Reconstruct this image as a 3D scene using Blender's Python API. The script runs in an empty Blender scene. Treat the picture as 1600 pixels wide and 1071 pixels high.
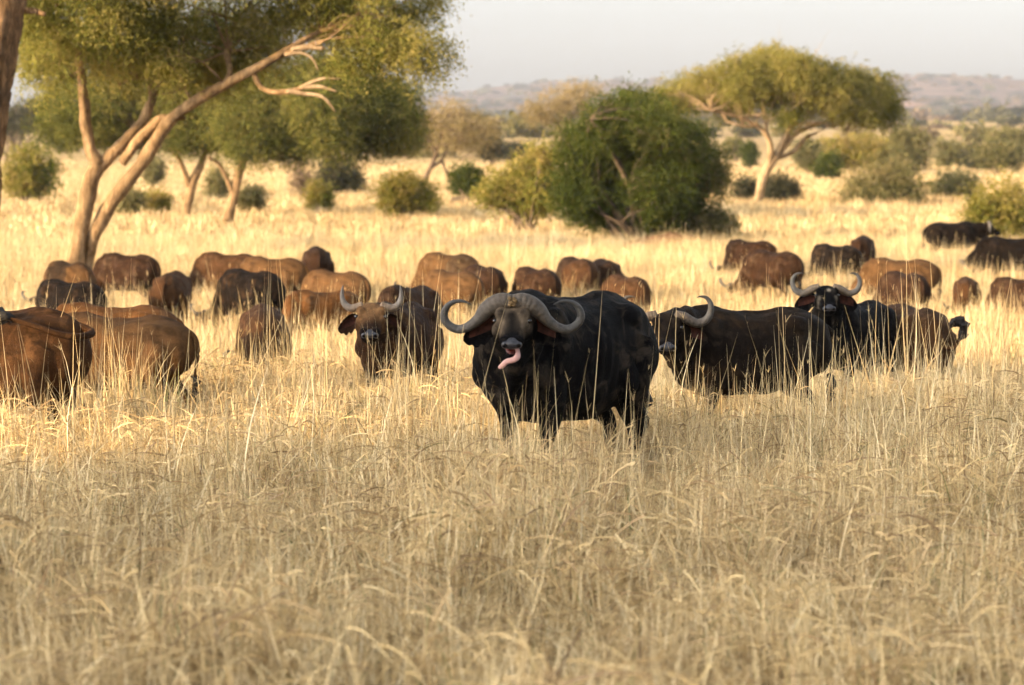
import bpy, math, random
import numpy as np
from mathutils import Vector, Matrix

scene = bpy.context.scene
COL = scene.collection
rng = np.random.default_rng(7)
random.seed(7)

# ------------------------------------------------------------------ camera
FPX = 4444.0            # focal length in pixels of the 1600 px wide photograph (100 mm lens)
CAM_H = 2.4             # standing in an open safari car
HORIZON = 306.0
PITCH = math.atan((535.5 - HORIZON) / FPX)
cam_d = bpy.data.cameras.new('camera')
cam = bpy.data.objects.new('camera', cam_d); COL.objects.link(cam)
cam.location = (0, 0, CAM_H)
cam.rotation_euler = (math.radians(90) - PITCH, 0, 0)
cam_d.lens = 100.0; cam_d.sensor_width = 36.0; cam_d.sensor_fit = 'HORIZONTAL'
cam_d.clip_start = 0.5; cam_d.clip_end = 20000
cam_d.dof.use_dof = True
cam_d.dof.focus_distance = 25.5
cam_d.dof.aperture_fstop = 2.5
scene.camera = cam

# ------------------------------------------------------------------ sky and sun
SUN_EL = math.radians(13.0)
SUN_BEHIND = math.radians(28.0)     # the sun stands to the left and this far behind the camera
to_sun = Vector((-math.cos(SUN_BEHIND) * math.cos(SUN_EL), -math.sin(SUN_BEHIND) * math.cos(SUN_EL), math.sin(SUN_EL)))
world = bpy.data.worlds.new('World'); scene.world = world; world.use_nodes = True
wn, wl = world.node_tree.nodes, world.node_tree.links
wn.clear()
w_out = wn.new('ShaderNodeOutputWorld'); w_bg = wn.new('ShaderNodeBackground')
sky = wn.new('ShaderNodeTexSky'); sky.sky_type = 'NISHITA'; sky.sun_disc = False
sky.sun_elevation = SUN_EL
sky.sun_rotation = math.atan2(to_sun.x, to_sun.y)
sky.altitude = 900; sky.air_density = 1.0; sky.dust_density = 9.5; sky.ozone_density = 1.0
w_hsv = wn.new('ShaderNodeHueSaturation')
w_hsv.inputs['Saturation'].default_value = 0.32
w_hsv.inputs['Value'].default_value = 1.0
wl.new(sky.outputs[0], w_hsv.inputs['Color'])
wl.new(w_hsv.outputs[0], w_bg.inputs[0])
w_bg.inputs[1].default_value = 0.15
wl.new(w_bg.outputs[0], w_out.inputs[0])
sun_d = bpy.data.lights.new('sun', 'SUN'); sun = bpy.data.objects.new('sun', sun_d); COL.objects.link(sun)
sun_d.energy = 2.05; sun_d.angle = math.radians(0.53); sun_d.color = (1.0, 0.62, 0.19)
sun.rotation_euler = to_sun.to_track_quat('Z', 'Y').to_euler()

scene.view_settings.view_transform = 'Standard'
scene.view_settings.look = 'None'
scene.view_settings.gamma = 1.0
scene.view_settings.exposure = 2.03
scene.render.engine = 'CYCLES'
scene.cycles.use_denoising = True
scene.cycles.max_bounces = 4; scene.cycles.diffuse_bounces = 2; scene.cycles.glossy_bounces = 2
scene.cycles.transmission_bounces = 2; scene.cycles.transparent_max_bounces = 6; scene.cycles.volume_bounces = 0
scene.cycles.caustics_reflective = False; scene.cycles.caustics_refractive = False
scene.cycles.use_adaptive_sampling = True; scene.cycles.adaptive_threshold = 0.03

# ------------------------------------------------------------------ helpers
_ZY = np.array([-50, 0, 29, 39, 58, 74, 115, 165, 250, 400, 700, 1200, 2000, 3000, 4300, 6000, 7200.0])
_ZZ = np.array([0, 0, -.02, -.30, -.42, -.20, 0.37, 1.75, 3.64, 8.0, 17.3, 31.9, 52, 76, 128, 206, 190.0])
def _pchip_slopes(x, y):
    h = np.diff(x); d = np.diff(y) / h
    m = np.zeros_like(y)
    for i in range(1, len(x) - 1):
        if d[i-1] * d[i] > 0:
            w1 = 2*h[i] + h[i-1]; w2 = h[i] + 2*h[i-1]
            m[i] = (w1 + w2) / (w1/d[i-1] + w2/d[i])
    m[0] = d[0]; m[-1] = d[-1]
    return m
_ZM = _pchip_slopes(_ZY, _ZZ)
def ground(X, Y):
    """height of the land; the plain dips away from the car, then climbs to the hills"""
    X = np.asarray(X, float); Y = np.asarray(Y, float)
    Yc = np.clip(Y, _ZY[0], _ZY[-1])
    i = np.clip(np.searchsorted(_ZY, Yc) - 1, 0, len(_ZY) - 2)
    h = _ZY[i+1] - _ZY[i]; t = (Yc - _ZY[i]) / h
    z = ((1+2*t)*(1-t)**2*_ZZ[i] + t*(1-t)**2*h*_ZM[i] + t*t*(3-2*t)*_ZZ[i+1] + t*t*(t-1)*h*_ZM[i+1])
    near = 0.03*np.sin(X*0.55+1.3)*np.cos(Y*0.41) + 0.025*np.sin(X*0.9+Y*0.7)
    z = z + near*np.clip(Y/20, 0.2, 3)
    z = z + 0.09*np.exp(-((X-0.6)/2.2)**2 - ((Y-23.8)/2.6)**2)      # slight rise the bull stands on
    farw = np.clip((Y-250)/600, 0, 1)
    z = z + farw*(1.6*np.sin(X*0.02+0.8)*np.cos(Y*0.013+X*0.006) + 1.0*np.sin(X*0.045-Y*0.021))
    hill = np.clip((Y-2000)/3400, 0, 1)**1.5
    z = z + hill*(X*0.018 + 13*np.sin(X*0.003+0.4) + 7*np.sin(X*0.0085+2+Y*0.002) + 11*np.sin(Y*0.0045+X*0.002))
    return z
def gz(x, y): return float(ground(x, y))

CP, SP = math.cos(PITCH), math.sin(PITCH)
def px(u, v, Y):
    """point at depth Y that shows at pixel (u, v) of the photograph"""
    a = (u - 800) / FPX; b = (535.5 - v) / FPX
    dx, dy, dz = a, CP + b*SP, -SP + b*CP
    t = Y / dy
    return np.array([dx*t, Y, CAM_H + dz*t])
def ppm(Y): return FPX / Y      # photograph pixels per metre at depth Y

def tag(o, label=None, cat=None, group=None, kind=None):
    if label: o['label'] = label
    if cat: o['category'] = cat
    if group: o['group'] = group
    if kind: o['kind'] = kind
    return o
def empty(name, loc=(0, 0, 0), rz=0, scale=1.0):
    o = bpy.data.objects.new(name, None); COL.objects.link(o)
    o.location = loc; o.rotation_euler = (0, 0, rz); o.scale = (scale,)*3
    o.empty_display_size = 0.3
    return o
def link(name, me, parent=None, mat=None):
    o = bpy.data.objects.new(name, me); COL.objects.link(o)
    if parent is not None: o.parent = parent
    if mat is not None and not me.materials: me.materials.append(mat)
    return o
def mesh_np(name, V, F, smooth=True, attrs=None):
    """V (n,3); F (m,k) with k = 3 or 4; or a list of such arrays"""
    Fs = F if isinstance(F, list) else [F]
    Fs = [np.asarray(f, np.int32) for f in Fs if len(f)]
    me = bpy.data.meshes.new(name)
    V = np.asarray(V, np.float32)
    me.vertices.add(len(V)); me.vertices.foreach_set('co', V.ravel())
    tot = np.concatenate([np.full(len(f), f.shape[1], np.int32) for f in Fs])
    loops = np.concatenate([f.ravel() for f in Fs])
    start = np.concatenate([[0], np.cumsum(tot)[:-1]]).astype(np.int32)
    me.loops.add(len(loops)); me.loops.foreach_set('vertex_index', loops)
    me.polygons.add(len(tot)); me.polygons.foreach_set('loop_start', start)
    me.polygons.foreach_set('use_smooth', np.full(len(tot), smooth, bool))
    for k, a in (attrs or {}).items():
        at = me.attributes.new(k, 'FLOAT', 'POINT'); at.data.foreach_set('value', np.asarray(a, np.float32))
    me.update(calc_edges=True)
    return me
def catmull(P, n):
    """resample rows of P (k, m) to n rows along a Catmull-Rom curve"""
    P = np.asarray(P, float); k = len(P)
    Q = np.vstack([2*P[0]-P[1], P, 2*P[-1]-P[-2]])
    out = []
    for s in np.linspace(0, k-1, n):
        i = min(int(s), k-2); t = s - i
        p0, p1, p2, p3 = Q[i], Q[i+1], Q[i+2], Q[i+3]
        out.append(0.5*((2*p1) + (-p0+p2)*t + (2*p0-5*p1+4*p2-p3)*t*t + (-p0+3*p1-3*p2+p3)*t**3))
    return np.array(out)
def loft(C, RU, RV, hint=(0, 0, 1), segs=12, power=2.0):
    """closed tube round centre line C; RU across (perpendicular to hint), RV along hint; pointed round caps"""
    C = np.asarray(C, float); n = len(C)
    T = np.gradient(C, axis=0); T /= np.linalg.norm(T, axis=1)[:, None] + 1e-9
    h = np.asarray(hint, float)
    ang = np.linspace(0, 2*np.pi, segs, endpoint=False)
    ca, sa = np.cos(ang), np.sin(ang)
    if power != 2.0:
        ca = np.sign(ca)*np.abs(ca)**(2/power); sa = np.sign(sa)*np.abs(sa)**(2/power)
    V = []
    pu = None
    for i in range(n):
        u = np.cross(T[i], h)
        if np.linalg.norm(u) < 1e-4: u = pu if pu is not None else np.cross(T[i], (1, 0.1, 0))
        u = u - T[i]*np.dot(u, T[i]); u /= np.linalg.norm(u)
        pu = u
        v = np.cross(u, T[i])
        V.append(C[i] + np.outer(ca*RU[i], u) + np.outer(sa*RV[i], v))
    V = np.vstack(V + [C[:1] - T[:1]*min(RU[0], RV[0])*0.3, C[-1:] + T[-1:]*min(RU[-1], RV[-1])*0.3])
    F = []; tri = []
    for i in range(n-1):
        for j in range(segs):
            a = i*segs + j; b = i*segs + (j+1) % segs
            F.append((a, b, b+segs, a+segs))
    e0, e1 = n*segs, n*segs+1
    for j in range(segs):
        tri.append((e0, (j+1) % segs, j)); tri.append((e1, (n-1)*segs + j, (n-1)*segs + (j+1) % segs))
    return V, np.array(F), np.array(tri)
class MB:
    """collects closed pieces, builds ONE mesh"""
    def __init__(s): s.V = []; s.Q = []; s.T = []; s.n = 0; s.A = []
    def add(s, V, F, T, a=0.0):
        s.V.append(V); s.Q.append(np.asarray(F)+s.n) if len(F) else None; s.T.append(np.asarray(T)+s.n) if len(T) else None
        s.A.append(np.full(len(V), a) if np.isscalar(a) else a)
        s.n += len(V)
    def tube(s, pts, radii, n=None, segs=10, hint=(0, 0, 1), a=0.0, power=2.0):
        """pts rows xyz; radii scalars or (ru, rv)"""
        R = np.array([(r, r) if np.isscalar(r) else r for r in radii], float)
        P = np.hstack([np.asarray(pts, float), R])
        n = n or max(4, (len(pts)-1)*4)
        P = catmull(P, n); P[:, 3:] = np.maximum(P[:, 3:], 0.001)
        V, F, T = loft(P[:, :3], P[:, 3], P[:, 4], hint, segs, power)
        s.add(V, F, T, a)
    def ball(s, c, r, rot=None, a=0.0, segs=12, rings=8):
        th = np.linspace(0, np.pi, rings+1)[1:-1]; ph = np.linspace(0, 2*np.pi, segs, endpoint=False)
        V = [(np.sin(t)*np.cos(p), np.sin(t)*np.sin(p), np.cos(t)) for t in th for p in ph] + [(0, 0, 1), (0, 0, -1)]
        V = np.array(V)*np.asarray(r if not np.isscalar(r) else (r, r, r))
        if rot is not None: V = V @ np.asarray(rot).T
        V = V + np.asarray(c)
        F = []; T = []
        m = rings-1
        for i in range(m-1):
            for j in range(segs):
                F.append((i*segs+j, (i+1)*segs+j, (i+1)*segs+(j+1) % segs, i*segs+(j+1) % segs))
        for j in range(segs):
            T.append((m*segs, j, (j+1) % segs)); T.append((m*segs+1, (m-1)*segs+(j+1) % segs, (m-1)*segs+j))
        s.add(V, F, T, a)
    def arrays(s):
        V = np.vstack(s.V); Fs = []
        if s.Q: Fs.append(np.vstack(s.Q))
        if s.T: Fs.append(np.vstack(s.T))
        return V, Fs
    def mesh(s, name, attr=None, smooth=True):
        V, Fs = s.arrays()
        return mesh_np(name, V, Fs, smooth, {attr: np.concatenate(s.A)} if attr else None)

# node helpers
class NT:
    def __init__(s, mat):
        s.t = mat.node_tree; s.n = s.t.nodes; s.l = s.t.links
    def new(s, typ, **kw):
        nd = s.n.new('ShaderNode'+typ)
        for k, v in kw.items():
            if k.startswith('i_'):
                key = k[2:].replace('_', ' ')
                nd.inputs[key].default_value = v
            else: setattr(nd, k, v)
        return nd
    def link(s, a, b): s.l.new(a, b)
    def noise(s, vec, scale, detail=4, rough=0.55, dist=0.0):
        nd = s.new('TexNoise'); nd.inputs['Scale'].default_value = scale
        nd.inputs['Detail'].default_value = detail; nd.inputs['Roughness'].default_value = rough
        nd.inputs['Distortion'].default_value = dist
        if vec is not None: s.link(vec, nd.inputs['Vector'])
        return nd.outputs['Fac']
    def ramp(s, fac, stops):
        nd = s.new('ValToRGB'); cr = nd.color_ramp
        while len(cr.elements) < len(stops): cr.elements.new(0.5)
        for e, (p, c) in zip(cr.elements, stops):
            e.position = p; e.color = (*c, 1) if len(c) == 3 else c
        s.link(fac, nd.inputs[0]); return nd.outputs[0]
    def mix(s, fac, a, b, mode='MIX'):
        nd = s.new('Mix', data_type='RGBA', blend_type=mode)
        for sock, v in ((nd.inputs[0], fac), (nd.inputs[6], a), (nd.inputs[7], b)):
            if hasattr(v, 'is_linked'): s.link(v, sock)
            elif isinstance(v, (int, float)): sock.default_value = v
            else: sock.default_value = (*v, 1)
        return nd.outputs[2]
    def math(s, op, a, b=None, clamp=False):
        nd = s.new('Math', operation=op, use_clamp=clamp)
        for sock, v in ((nd.inputs[0], a), (nd.inputs[1], b)):
            if v is None: continue
            if hasattr(v, 'is_linked'): s.link(v, sock)
            else: sock.default_value = v
        return nd.outputs[0]
    def attr(s, name, typ='GEOMETRY'):
        nd = s.new('Attribute', attribute_name=name, attribute_type=typ); return nd
    def bump(s, h, strength=0.3, dist=0.02):
        nd = s.new('Bump'); nd.inputs['Strength'].default_value = strength; nd.inputs['Distance'].default_value = dist
        s.link(h, nd.inputs['Height']); return nd.outputs[0]
def material(name):
    m = bpy.data.materials.new(name); m.use_nodes = True
    nt = NT(m); b = nt.n['Principled BSDF']
    return m, nt, b
def setc(nt, sock, v):
    if hasattr(v, 'is_linked'): nt.link(v, sock)
    elif isinstance(v, (int, float)): sock.default_value = v
    else: sock.default_value = (*v, 1)
# ------------------------------------------------------------------ land
def ground_material():
    m, nt, b = material('dry_savanna_soil')
    geo = nt.new('NewGeometry'); pos = geo.outputs['Position']
    n1 = nt.noise(pos, 0.05, 5, 0.6, 0.5); n2 = nt.noise(pos, 0.6, 5, 0.65); n3 = nt.noise(pos, 9.0, 4, 0.7)
    mp = nt.new('Mapping'); nt.link(pos, mp.inputs[0]); mp.inputs['Scale'].default_value = (0.25, 0.05, 0.0)
    st = nt.noise(mp.outputs[0], 1.0, 5, 0.65, 0.8)
    c = nt.ramp(n1, [(0.32, (0.38, 0.25, 0.105)), (0.5, (0.47, 0.33, 0.14)), (0.7, (0.53, 0.39, 0.17))])
    c = nt.mix(nt.ramp(st, [(0.5, (0, 0, 0)), (0.72, (0.75,)*3)]), c, (0.42, 0.25, 0.14))
    c = nt.mix(1.0, c, nt.ramp(n2, [(0.3, (0.72,)*3), (0.65, (1.12,)*3)]), 'MULTIPLY')
    c = nt.mix(1.0, c, nt.ramp(n3, [(0.3, (0.75,)*3), (0.7, (1.15,)*3)]), 'MULTIPLY')
    nt.link(c, b.inputs['Base Color']); b.inputs['Roughness'].default_value = 0.95; b.inputs['Specular IOR Level'].default_value = 0.1
    nt.link(nt.bump(nt.math('ADD', n3, n2), 0.6, 0.08), b.inputs['Normal'])
    return m
def hill_material():
    m, nt, b = material('dry_scrub_hillside')
    geo = nt.new('NewGeometry'); pos = geo.outputs['Position']
    n1 = nt.noise(pos, 0.0025, 5, 0.6, 0.5); n2 = nt.noise(pos, 0.018, 5, 0.7, 0.5)
    c = nt.ramp(n1, [(0.3, (0.13, 0.085, 0.07)), (0.52, (0.23, 0.145, 0.10)), (0.68, (0.48, 0.27, 0.16))])
    c = nt.mix(nt.ramp(n2, [(0.42, (1, 1, 1)), (0.6, (0, 0, 0))]), c, (0.075, 0.055, 0.045))
    nt.link(c, b.inputs['Base Color']); b.inputs['Roughness'].default_value = 1.0; b.inputs['Specular IOR Level'].default_value = 0.0
    return m
def simple_soil():
    m, nt, b = material('litter_covered_soil')
    geo = nt.new('NewGeometry'); pos = geo.outputs['Position']
    n2 = nt.noise(pos, 0.8, 5, 0.65); n3 = nt.noise(pos, 14.0, 5, 0.7)
    c = nt.ramp(n3, [(0.3, (0.10, 0.065, 0.035)), (0.55, (0.20, 0.135, 0.07)), (0.72, (0.40, 0.29, 0.15))])
    c = nt.mix(1.0, c, nt.ramp(n2, [(0.3, (0.75,)*3), (0.65, (1.15,)*3)]), 'MULTIPLY')
    nt.link(c, b.inputs['Base Color']); b.inputs['Roughness'].default_value = 0.95; b.inputs['Specular IOR Level'].default_value = 0.1
    nt.link(nt.bump(n3, 0.8, 0.05), b.inputs['Normal'])
    return m
M_GROUND = ground_material(); M_HILL = hill_material()
def land(name, ys, mat, nx=90):
    ys = np.asarray(ys, float); tx = np.linspace(-1, 1, nx)
    tx = np.sign(tx)*np.abs(tx)**1.6
    X = np.outer(90 + 0.75*np.clip(ys, 0, 1500) + .2*np.clip(ys-1500, 0, None), tx); Y = np.repeat(ys[:, None], nx, 1)
    Z = ground(X, Y)
    V = np.stack([X, Y, Z], -1).reshape(-1, 3)
    i, j = np.meshgrid(np.arange(len(ys)-1), np.arange(nx-1), indexing='ij')
    a = (i*nx+j).ravel()
    F = np.stack([a, a+1, a+nx+1, a+nx], 1)
    o = link(name, mesh_np(name, V, F), None, mat); o['kind'] = 'structure'
    return o
M_SOIL = simple_soil()
tag(land('ground', list(np.linspace(-90, 0, 10)) + list(np.linspace(2, 60, 59)) + list(np.linspace(61, 100, 40)), M_SOIL), 'dry soil under the long grass', 'ground')
tag(land('plain', list(np.linspace(100, 180, 60)) + list(np.geomspace(183, 1500, 70)), M_GROUND), 'pale dry plain rising to the hills', 'ground')
tag(land('hills', list(np.linspace(1500, 7200, 150)), M_HILL, 160), 'hazy mauve hills along the skyline', 'hills')

# ------------------------------------------------------------------ instancing (for stuff nobody could count)
def scatter(name, P, rot, scl, idx, variants, mat, label, cat):
    me = bpy.data.meshes.new(name)
    me.vertices.add(len(P)); me.vertices.foreach_set('co', np.asarray(P, np.float32).ravel())
    for nm, typ, key, arr in (('rot', 'FLOAT_VECTOR', 'vector', rot), ('scl', 'FLOAT_VECTOR', 'vector', scl), ('idx', 'INT', 'value', idx)):
        at = me.attributes.new(nm, typ, 'POINT')
        at.data.foreach_set(key, np.asarray(arr, np.int32 if typ == 'INT' else np.float32).ravel())
    o = bpy.data.objects.new(name, me); COL.objects.link(o)
    col = bpy.data.collections.new(name + '_tufts')
    for i, v in enumerate(variants):
        if not v.materials: v.materials.append(mat)
        col.objects.link(bpy.data.objects.new('%s_tuft_%02d' % (name, i), v))
    ng = bpy.data.node_groups.new(name + '_scatter', 'GeometryNodeTree')
    ng.interface.new_socket('Geometry', in_out='INPUT', socket_type='NodeSocketGeometry')
    ng.interface.new_socket('Geometry', in_out='OUTPUT', socket_type='NodeSocketGeometry')
    N, L = ng.nodes, ng.links
    gi = N.new('NodeGroupInput'); go = N.new('NodeGroupOutput')
    ci = N.new('GeometryNodeCollectionInfo'); ci.inputs['Collection'].default_value = col
    ci.inputs['Separate Children'].default_value = True; ci.inputs['Reset Children'].default_value = True
    ip = N.new('GeometryNodeInstanceOnPoints'); ip.inputs['Pick Instance'].default_value = True
    def na(nm, typ):
        a = N.new('GeometryNodeInputNamedAttribute'); a.data_type = typ; a.inputs['Name'].default_value = nm
        return a.outputs['Attribute']
    er = N.new('FunctionNodeEulerToRotation')
    L.new(na('rot', 'FLOAT_VECTOR'), er.inputs[0]); L.new(er.outputs[0], ip.inputs['Rotation'])
    L.new(na('scl', 'FLOAT_VECTOR'), ip.inputs['Scale']); L.new(na('idx', 'INT'), ip.inputs['Instance Index'])
    L.new(gi.outputs[0], ip.inputs['Points']); L.new(ci.outputs[0], ip.inputs['Instance']); L.new(ip.outputs[0], go.inputs[0])
    md = o.modifiers.new('scatter', 'NODES'); md.node_group = ng
    return tag(o, label, cat, kind='stuff')
# ------------------------------------------------------------------ grass
def grass_material():
    m, nt, b = material('dry_grass')
    nt.n.remove(b); out = nt.n['Material Output']
    tint = nt.attr('tint').outputs['Fac']; h = nt.attr('h').outputs['Fac']
    oi = nt.new('ObjectInfo'); geo = nt.new('NewGeometry'); pos = geo.outputs['Position']
    big = nt.noise(pos, 0.35, 4, 0.6, 0.6); mid = nt.noise(pos, 1.9, 3, 0.6)
    f = nt.math('ADD', tint, nt.math('MULTIPLY', nt.math('SUBTRACT', oi.outputs['Random'], 0.5), 0.16))
    f = nt.math('ADD', f, nt.math('MULTIPLY', nt.math('SUBTRACT', mid, 0.5), 0.35))
    f = nt.math('ADD', f, nt.math('MULTIPLY', nt.math('SUBTRACT', nt.noise(pos, 0.09, 4, 0.6, 0.8), 0.5), 0.75))
    f = nt.math('MAXIMUM', f, nt.math('MULTIPLY', nt.math('GREATER_THAN', tint, 0.0), 0.06))      # only green blades stay green
    c = nt.ramp(f, [(0.0, (0.11, 0.145, 0.035)), (0.035, (0.20, 0.21, 0.06)), (0.08, (0.19, 0.11, 0.055)), (0.30, (0.45, 0.305, 0.14)), (0.6, (0.68, 0.515, 0.255)), (1.0, (0.87, 0.73, 0.46))])
    c = nt.mix(nt.ramp(big, [(0.45, (0, 0, 0)), (0.75, (0.5,)*3)]), c, (0.52, 0.375, 0.20))
    df = nt.new('BsdfDiffuse'); tr = nt.new('BsdfTranslucent'); gl = nt.new('BsdfGlossy')
    nt.link(c, df.inputs[0]); nt.link(c, tr.inputs[0])
    mx = nt.new('MixShader'); mx.inputs[0].default_value = 0.18
    nt.link(df.outputs[0], mx.inputs[1]); nt.link(tr.outputs[0], mx.inputs[2])
    gl.inputs['Roughness'].default_value = 0.45; gl.inputs['Color'].default_value = (0.9, 0.85, 0.7, 1)
    m2 = nt.new('MixShader'); m2.inputs[0].default_value = 0.04
    nt.link(mx.outputs[0], m2.inputs[1]); nt.link(gl.outputs[0], m2.inputs[2])
    nt.link(m2.outputs[0], out.inputs[0])
    return m
M_GRASS = grass_material()
def blades(curves, widths, tints):
    """curves (n, k, 3): strips of k points; widths (n,)"""
    n, k, _ = curves.shape
    T = np.gradient(curves, axis=1); T /= np.linalg.norm(T, axis=2, keepdims=True)+1e-9
    a = rng.uniform(0, 2*np.pi, n)
    ref = np.stack([np.cos(a), np.sin(a), rng.normal(0, .35, n)], 1)[:, None, :]
    S = np.cross(T, ref); S /= np.linalg.norm(S, axis=2, keepdims=True)+1e-9
    prof = np.linspace(0, 1, k); prof = (1-prof**2.2)*.9+.1
    W = widths[:, None, None]*prof[None, :, None]*.5
    V = np.stack([curves-S*W, curves+S*W], 2).reshape(n, k*2, 3)
    q = np.array([(2*i, 2*i+1, 2*i+3, 2*i+2) for i in range(k-1)])
    F = (q[None]+(np.arange(n)*k*2)[:, None, None]).reshape(-1, 4)
    tint = np.repeat(tints, k*2)
    return V.reshape(-1, 3), F, tint
def tuft(R, n, H, seed, w=(.005, .011), k=5, wild=1.0, heads=3, green=.03, litter=.3, upright=.30, shift=0.0, arch=1.4):
    """one patch of dry grass R across: upright stems, arching leaves, broken stalks, litter, finger-like seed heads"""
    g = np.random.default_rng(seed)
    Vs, Fs, Ts = [], [], []; off = 0
    def put(V, F, T):
        nonlocal off
        Vs.append(V); Fs.append(F+off); Ts.append(T); off += len(V)
    r = R*np.sqrt(g.uniform(0, 1, n)); a = g.uniform(0, 6.283, n)
    nc = 5; cc = g.normal(0, R*.45, (nc, 2)); which = g.integers(0, nc, n)     # blades rise from a few crowns
    base = np.stack([r*np.cos(a)*.45+cc[which, 0], r*np.sin(a)*.45+cc[which, 1], np.full(n, -.02)], 1)
    rest = 1-litter-upright
    kind = g.choice(4, n, p=[upright, rest*.55, rest*.45, litter])
    az = np.where(g.uniform(0, 1, n) < .5, a, g.uniform(0, 6.283, n))
    lean = np.where(kind == 0, g.normal(0, .20*wild, n), np.where(kind == 1, g.normal(.35, .35*wild, n), g.normal(.3, .42*wild, n)))
    L = H*np.where(kind == 0, g.uniform(.55, 1.3, n), np.where(kind == 1, g.uniform(.5, 1.1, n), g.uniform(.6, 1.25, n)))
    bend = np.where(kind == 0, g.normal(.15, .3, n), np.where(kind == 1, g.uniform(.0, arch, n), g.normal(.1, .35, n)))
    broke = g.uniform(.3, .75, n); bang = g.uniform(.6, 2.4, n)
    t = np.linspace(0, 1, k)
    C = np.zeros((n, k, 3)); C[:, 0] = base
    wob = az.copy()
    for i in range(1, k):
        th = lean + bend*t[i]**1.5 + np.where((kind == 2) & (t[i] > broke), bang, 0)
        st = L/(k-1)
        wob = wob + g.normal(0, .22, n)
        C[:, i, 0] = C[:, i-1, 0] + st*np.sin(th)*np.cos(wob)
        C[:, i, 1] = C[:, i-1, 1] + st*np.sin(th)*np.sin(wob)
        C[:, i, 2] = C[:, i-1, 2] + st*np.cos(th)
    # fallen litter lying across the stand
    lt = kind == 3; m = lt.sum()
    z0 = g.uniform(.03, .85, m)**1.2*H; el = g.normal(0, .5, m); LL = g.uniform(.12, .5, m)
    for i in range(k):
        s = t[i]-.5
        C[lt, i, 0] = base[lt, 0] + s*LL*np.cos(az[lt])*np.cos(el)
        C[lt, i, 1] = base[lt, 1] + s*LL*np.sin(az[lt])*np.cos(el)
        C[lt, i, 2] = z0 + s*LL*np.sin(el) - .4*LL*s*s
    C[:, :, 2] = np.maximum(C[:, :, 2], -.02)
    tints = np.clip(g.beta(1.1, .95, n)*.98+.06+shift, .08, 1.0); tints = np.where(kind == 3, g.uniform(.12, .62, n), tints)      # old weathered blades, coloured darker to paint in shaded gaps between stems
    tints = np.where((g.uniform(0, 1, n) < green) & (kind != 3), g.uniform(.0, .03, n)-.10, tints)
    wd = g.uniform(*w, n)*np.where((g.uniform(0, 1, n) < .12) & (kind == 0), 1.6, 1.0)
    put(*blades(C, wd, tints))
    for _ in range(heads):      # seed stalks with a few spreading fingers
        a0 = g.uniform(0, 6.283); rr = R*math.sqrt(g.uniform()); hh = H*g.uniform(1.15, 1.75); le = g.normal(0, .22); zz = g.uniform(0, 6.283)
        p0 = np.array((rr*math.cos(a0), rr*math.sin(a0), 0)); top = p0+np.array((hh*math.sin(le)*math.cos(zz), hh*math.sin(le)*math.sin(zz), hh*math.cos(le)))
        line = np.array([p0+(top-p0)*q + np.array((.03*math.sin(q*3+zz), .03*math.cos(q*2), 0)) for q in t])[None]
        tp = line[0, -1]
        tn = float(np.clip(g.normal(.66, .15), .3, 1))
        put(*blades(line, np.array([w[0]*1.25]), np.array([tn])))
        if g.uniform() < .7: continue
        nf = g.integers(3, 6); fl = []
        for q in range(nf):
            fa = g.uniform(0, 6.283); fe = g.uniform(.08, .55); ln = g.uniform(.06, .12)
            dv = np.array((math.sin(fe)*math.cos(fa), math.sin(fe)*math.sin(fa), math.cos(fe)))
            fl.append([tp+dv*ln*q_ - np.array((0, 0, .03*q_*q_)) for q_ in t])
        put(*blades(np.array(fl), np.full(nf, w[0]*.6), np.full(nf, tn-.15)))
    V = np.vstack(Vs); F = np.vstack(Fs); T = np.concatenate(Ts)
    return mesh_np('tuft', V, F, False, {'tint': T, 'h': V[:, 2]})
def band(y0, y1, dens, margin, power=1.0):
    area = .18*(y1*y1-y0*y0) + 2*margin*(y1-y0)
    n = int(area*dens)
    # rejection by width
    Y = []; X = []
    while sum(len(q) for q in Y) < n:
        y = rng.uniform(y0, y1, n*2); wmax = .18*y1+margin; x = rng.uniform(-wmax, wmax, n*2)
        ok = np.abs(x) < .18*y+margin
        Y.append(y[ok]); X.append(x[ok])
    return np.concatenate(X)[:n], np.concatenate(Y)[:n]
def height_map(X, Y):
    """where the stand is taller or trodden"""
    return 1 + .22*np.sin(X*.9+1.0+.6*np.sin(Y*.5)) * np.cos(Y*.7+.4*X) + .20*np.sin(X*2.3+Y*1.7+np.sin(Y*2.1)) + .12*np.sin(X*4.1-Y*2.9) + .08*np.sin(X*.31-Y*.27)
def lay_grass(name, y0, y1, dens, margin, variants, label, smin=.8, smax=1.2, hs=1.0, keep=None):
    X, Y = band(y0, y1, dens, margin)
    if keep is not None:
        k = keep(X, Y); X, Y = X[k], Y[k]
    n = len(X); Z = ground(X, Y)
    rot = np.stack([rng.normal(0, .06, n), rng.normal(0, .06, n), rng.uniform(0, 6.283, n)], 1)
    s = rng.uniform(smin, smax, n); hz = height_map(X, Y)*hs*rng.uniform(.8, 1.2, n)
    return scatter(name, np.stack([X, Y, Z], 1), rot, np.stack([s, s, hz], 1), rng.integers(0, len(variants), n), variants, M_GRASS, label, 'grass')
near_tufts = [tuft(.34, 120, .50, 100+i, w=(.0045, .0115), k=6, heads=(i % 3), litter=.34, upright=.12, wild=2.0, green=.035, arch=.6) for i in range(18)]
mid_tufts = [tuft(.40, 66, .54, 200+i, w=(.008, .015), k=4, heads=2 if i % 2 else 0, litter=.14, upright=.4, wild=1.2, green=.01, shift=-.24) for i in range(10)]
far_tufts = [tuft(.60, 60, .50, 300+i, w=(.020, .045), k=3, heads=0, litter=.1, upright=.45, green=.005, shift=-.16) for i in range(8)]
lay_grass('foreground_grass', 9.5, 36, 8.0, 3.0, near_tufts, 'tangled dry straw coloured grass filling the foreground', .75, 1.25, hs=1.0)
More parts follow.
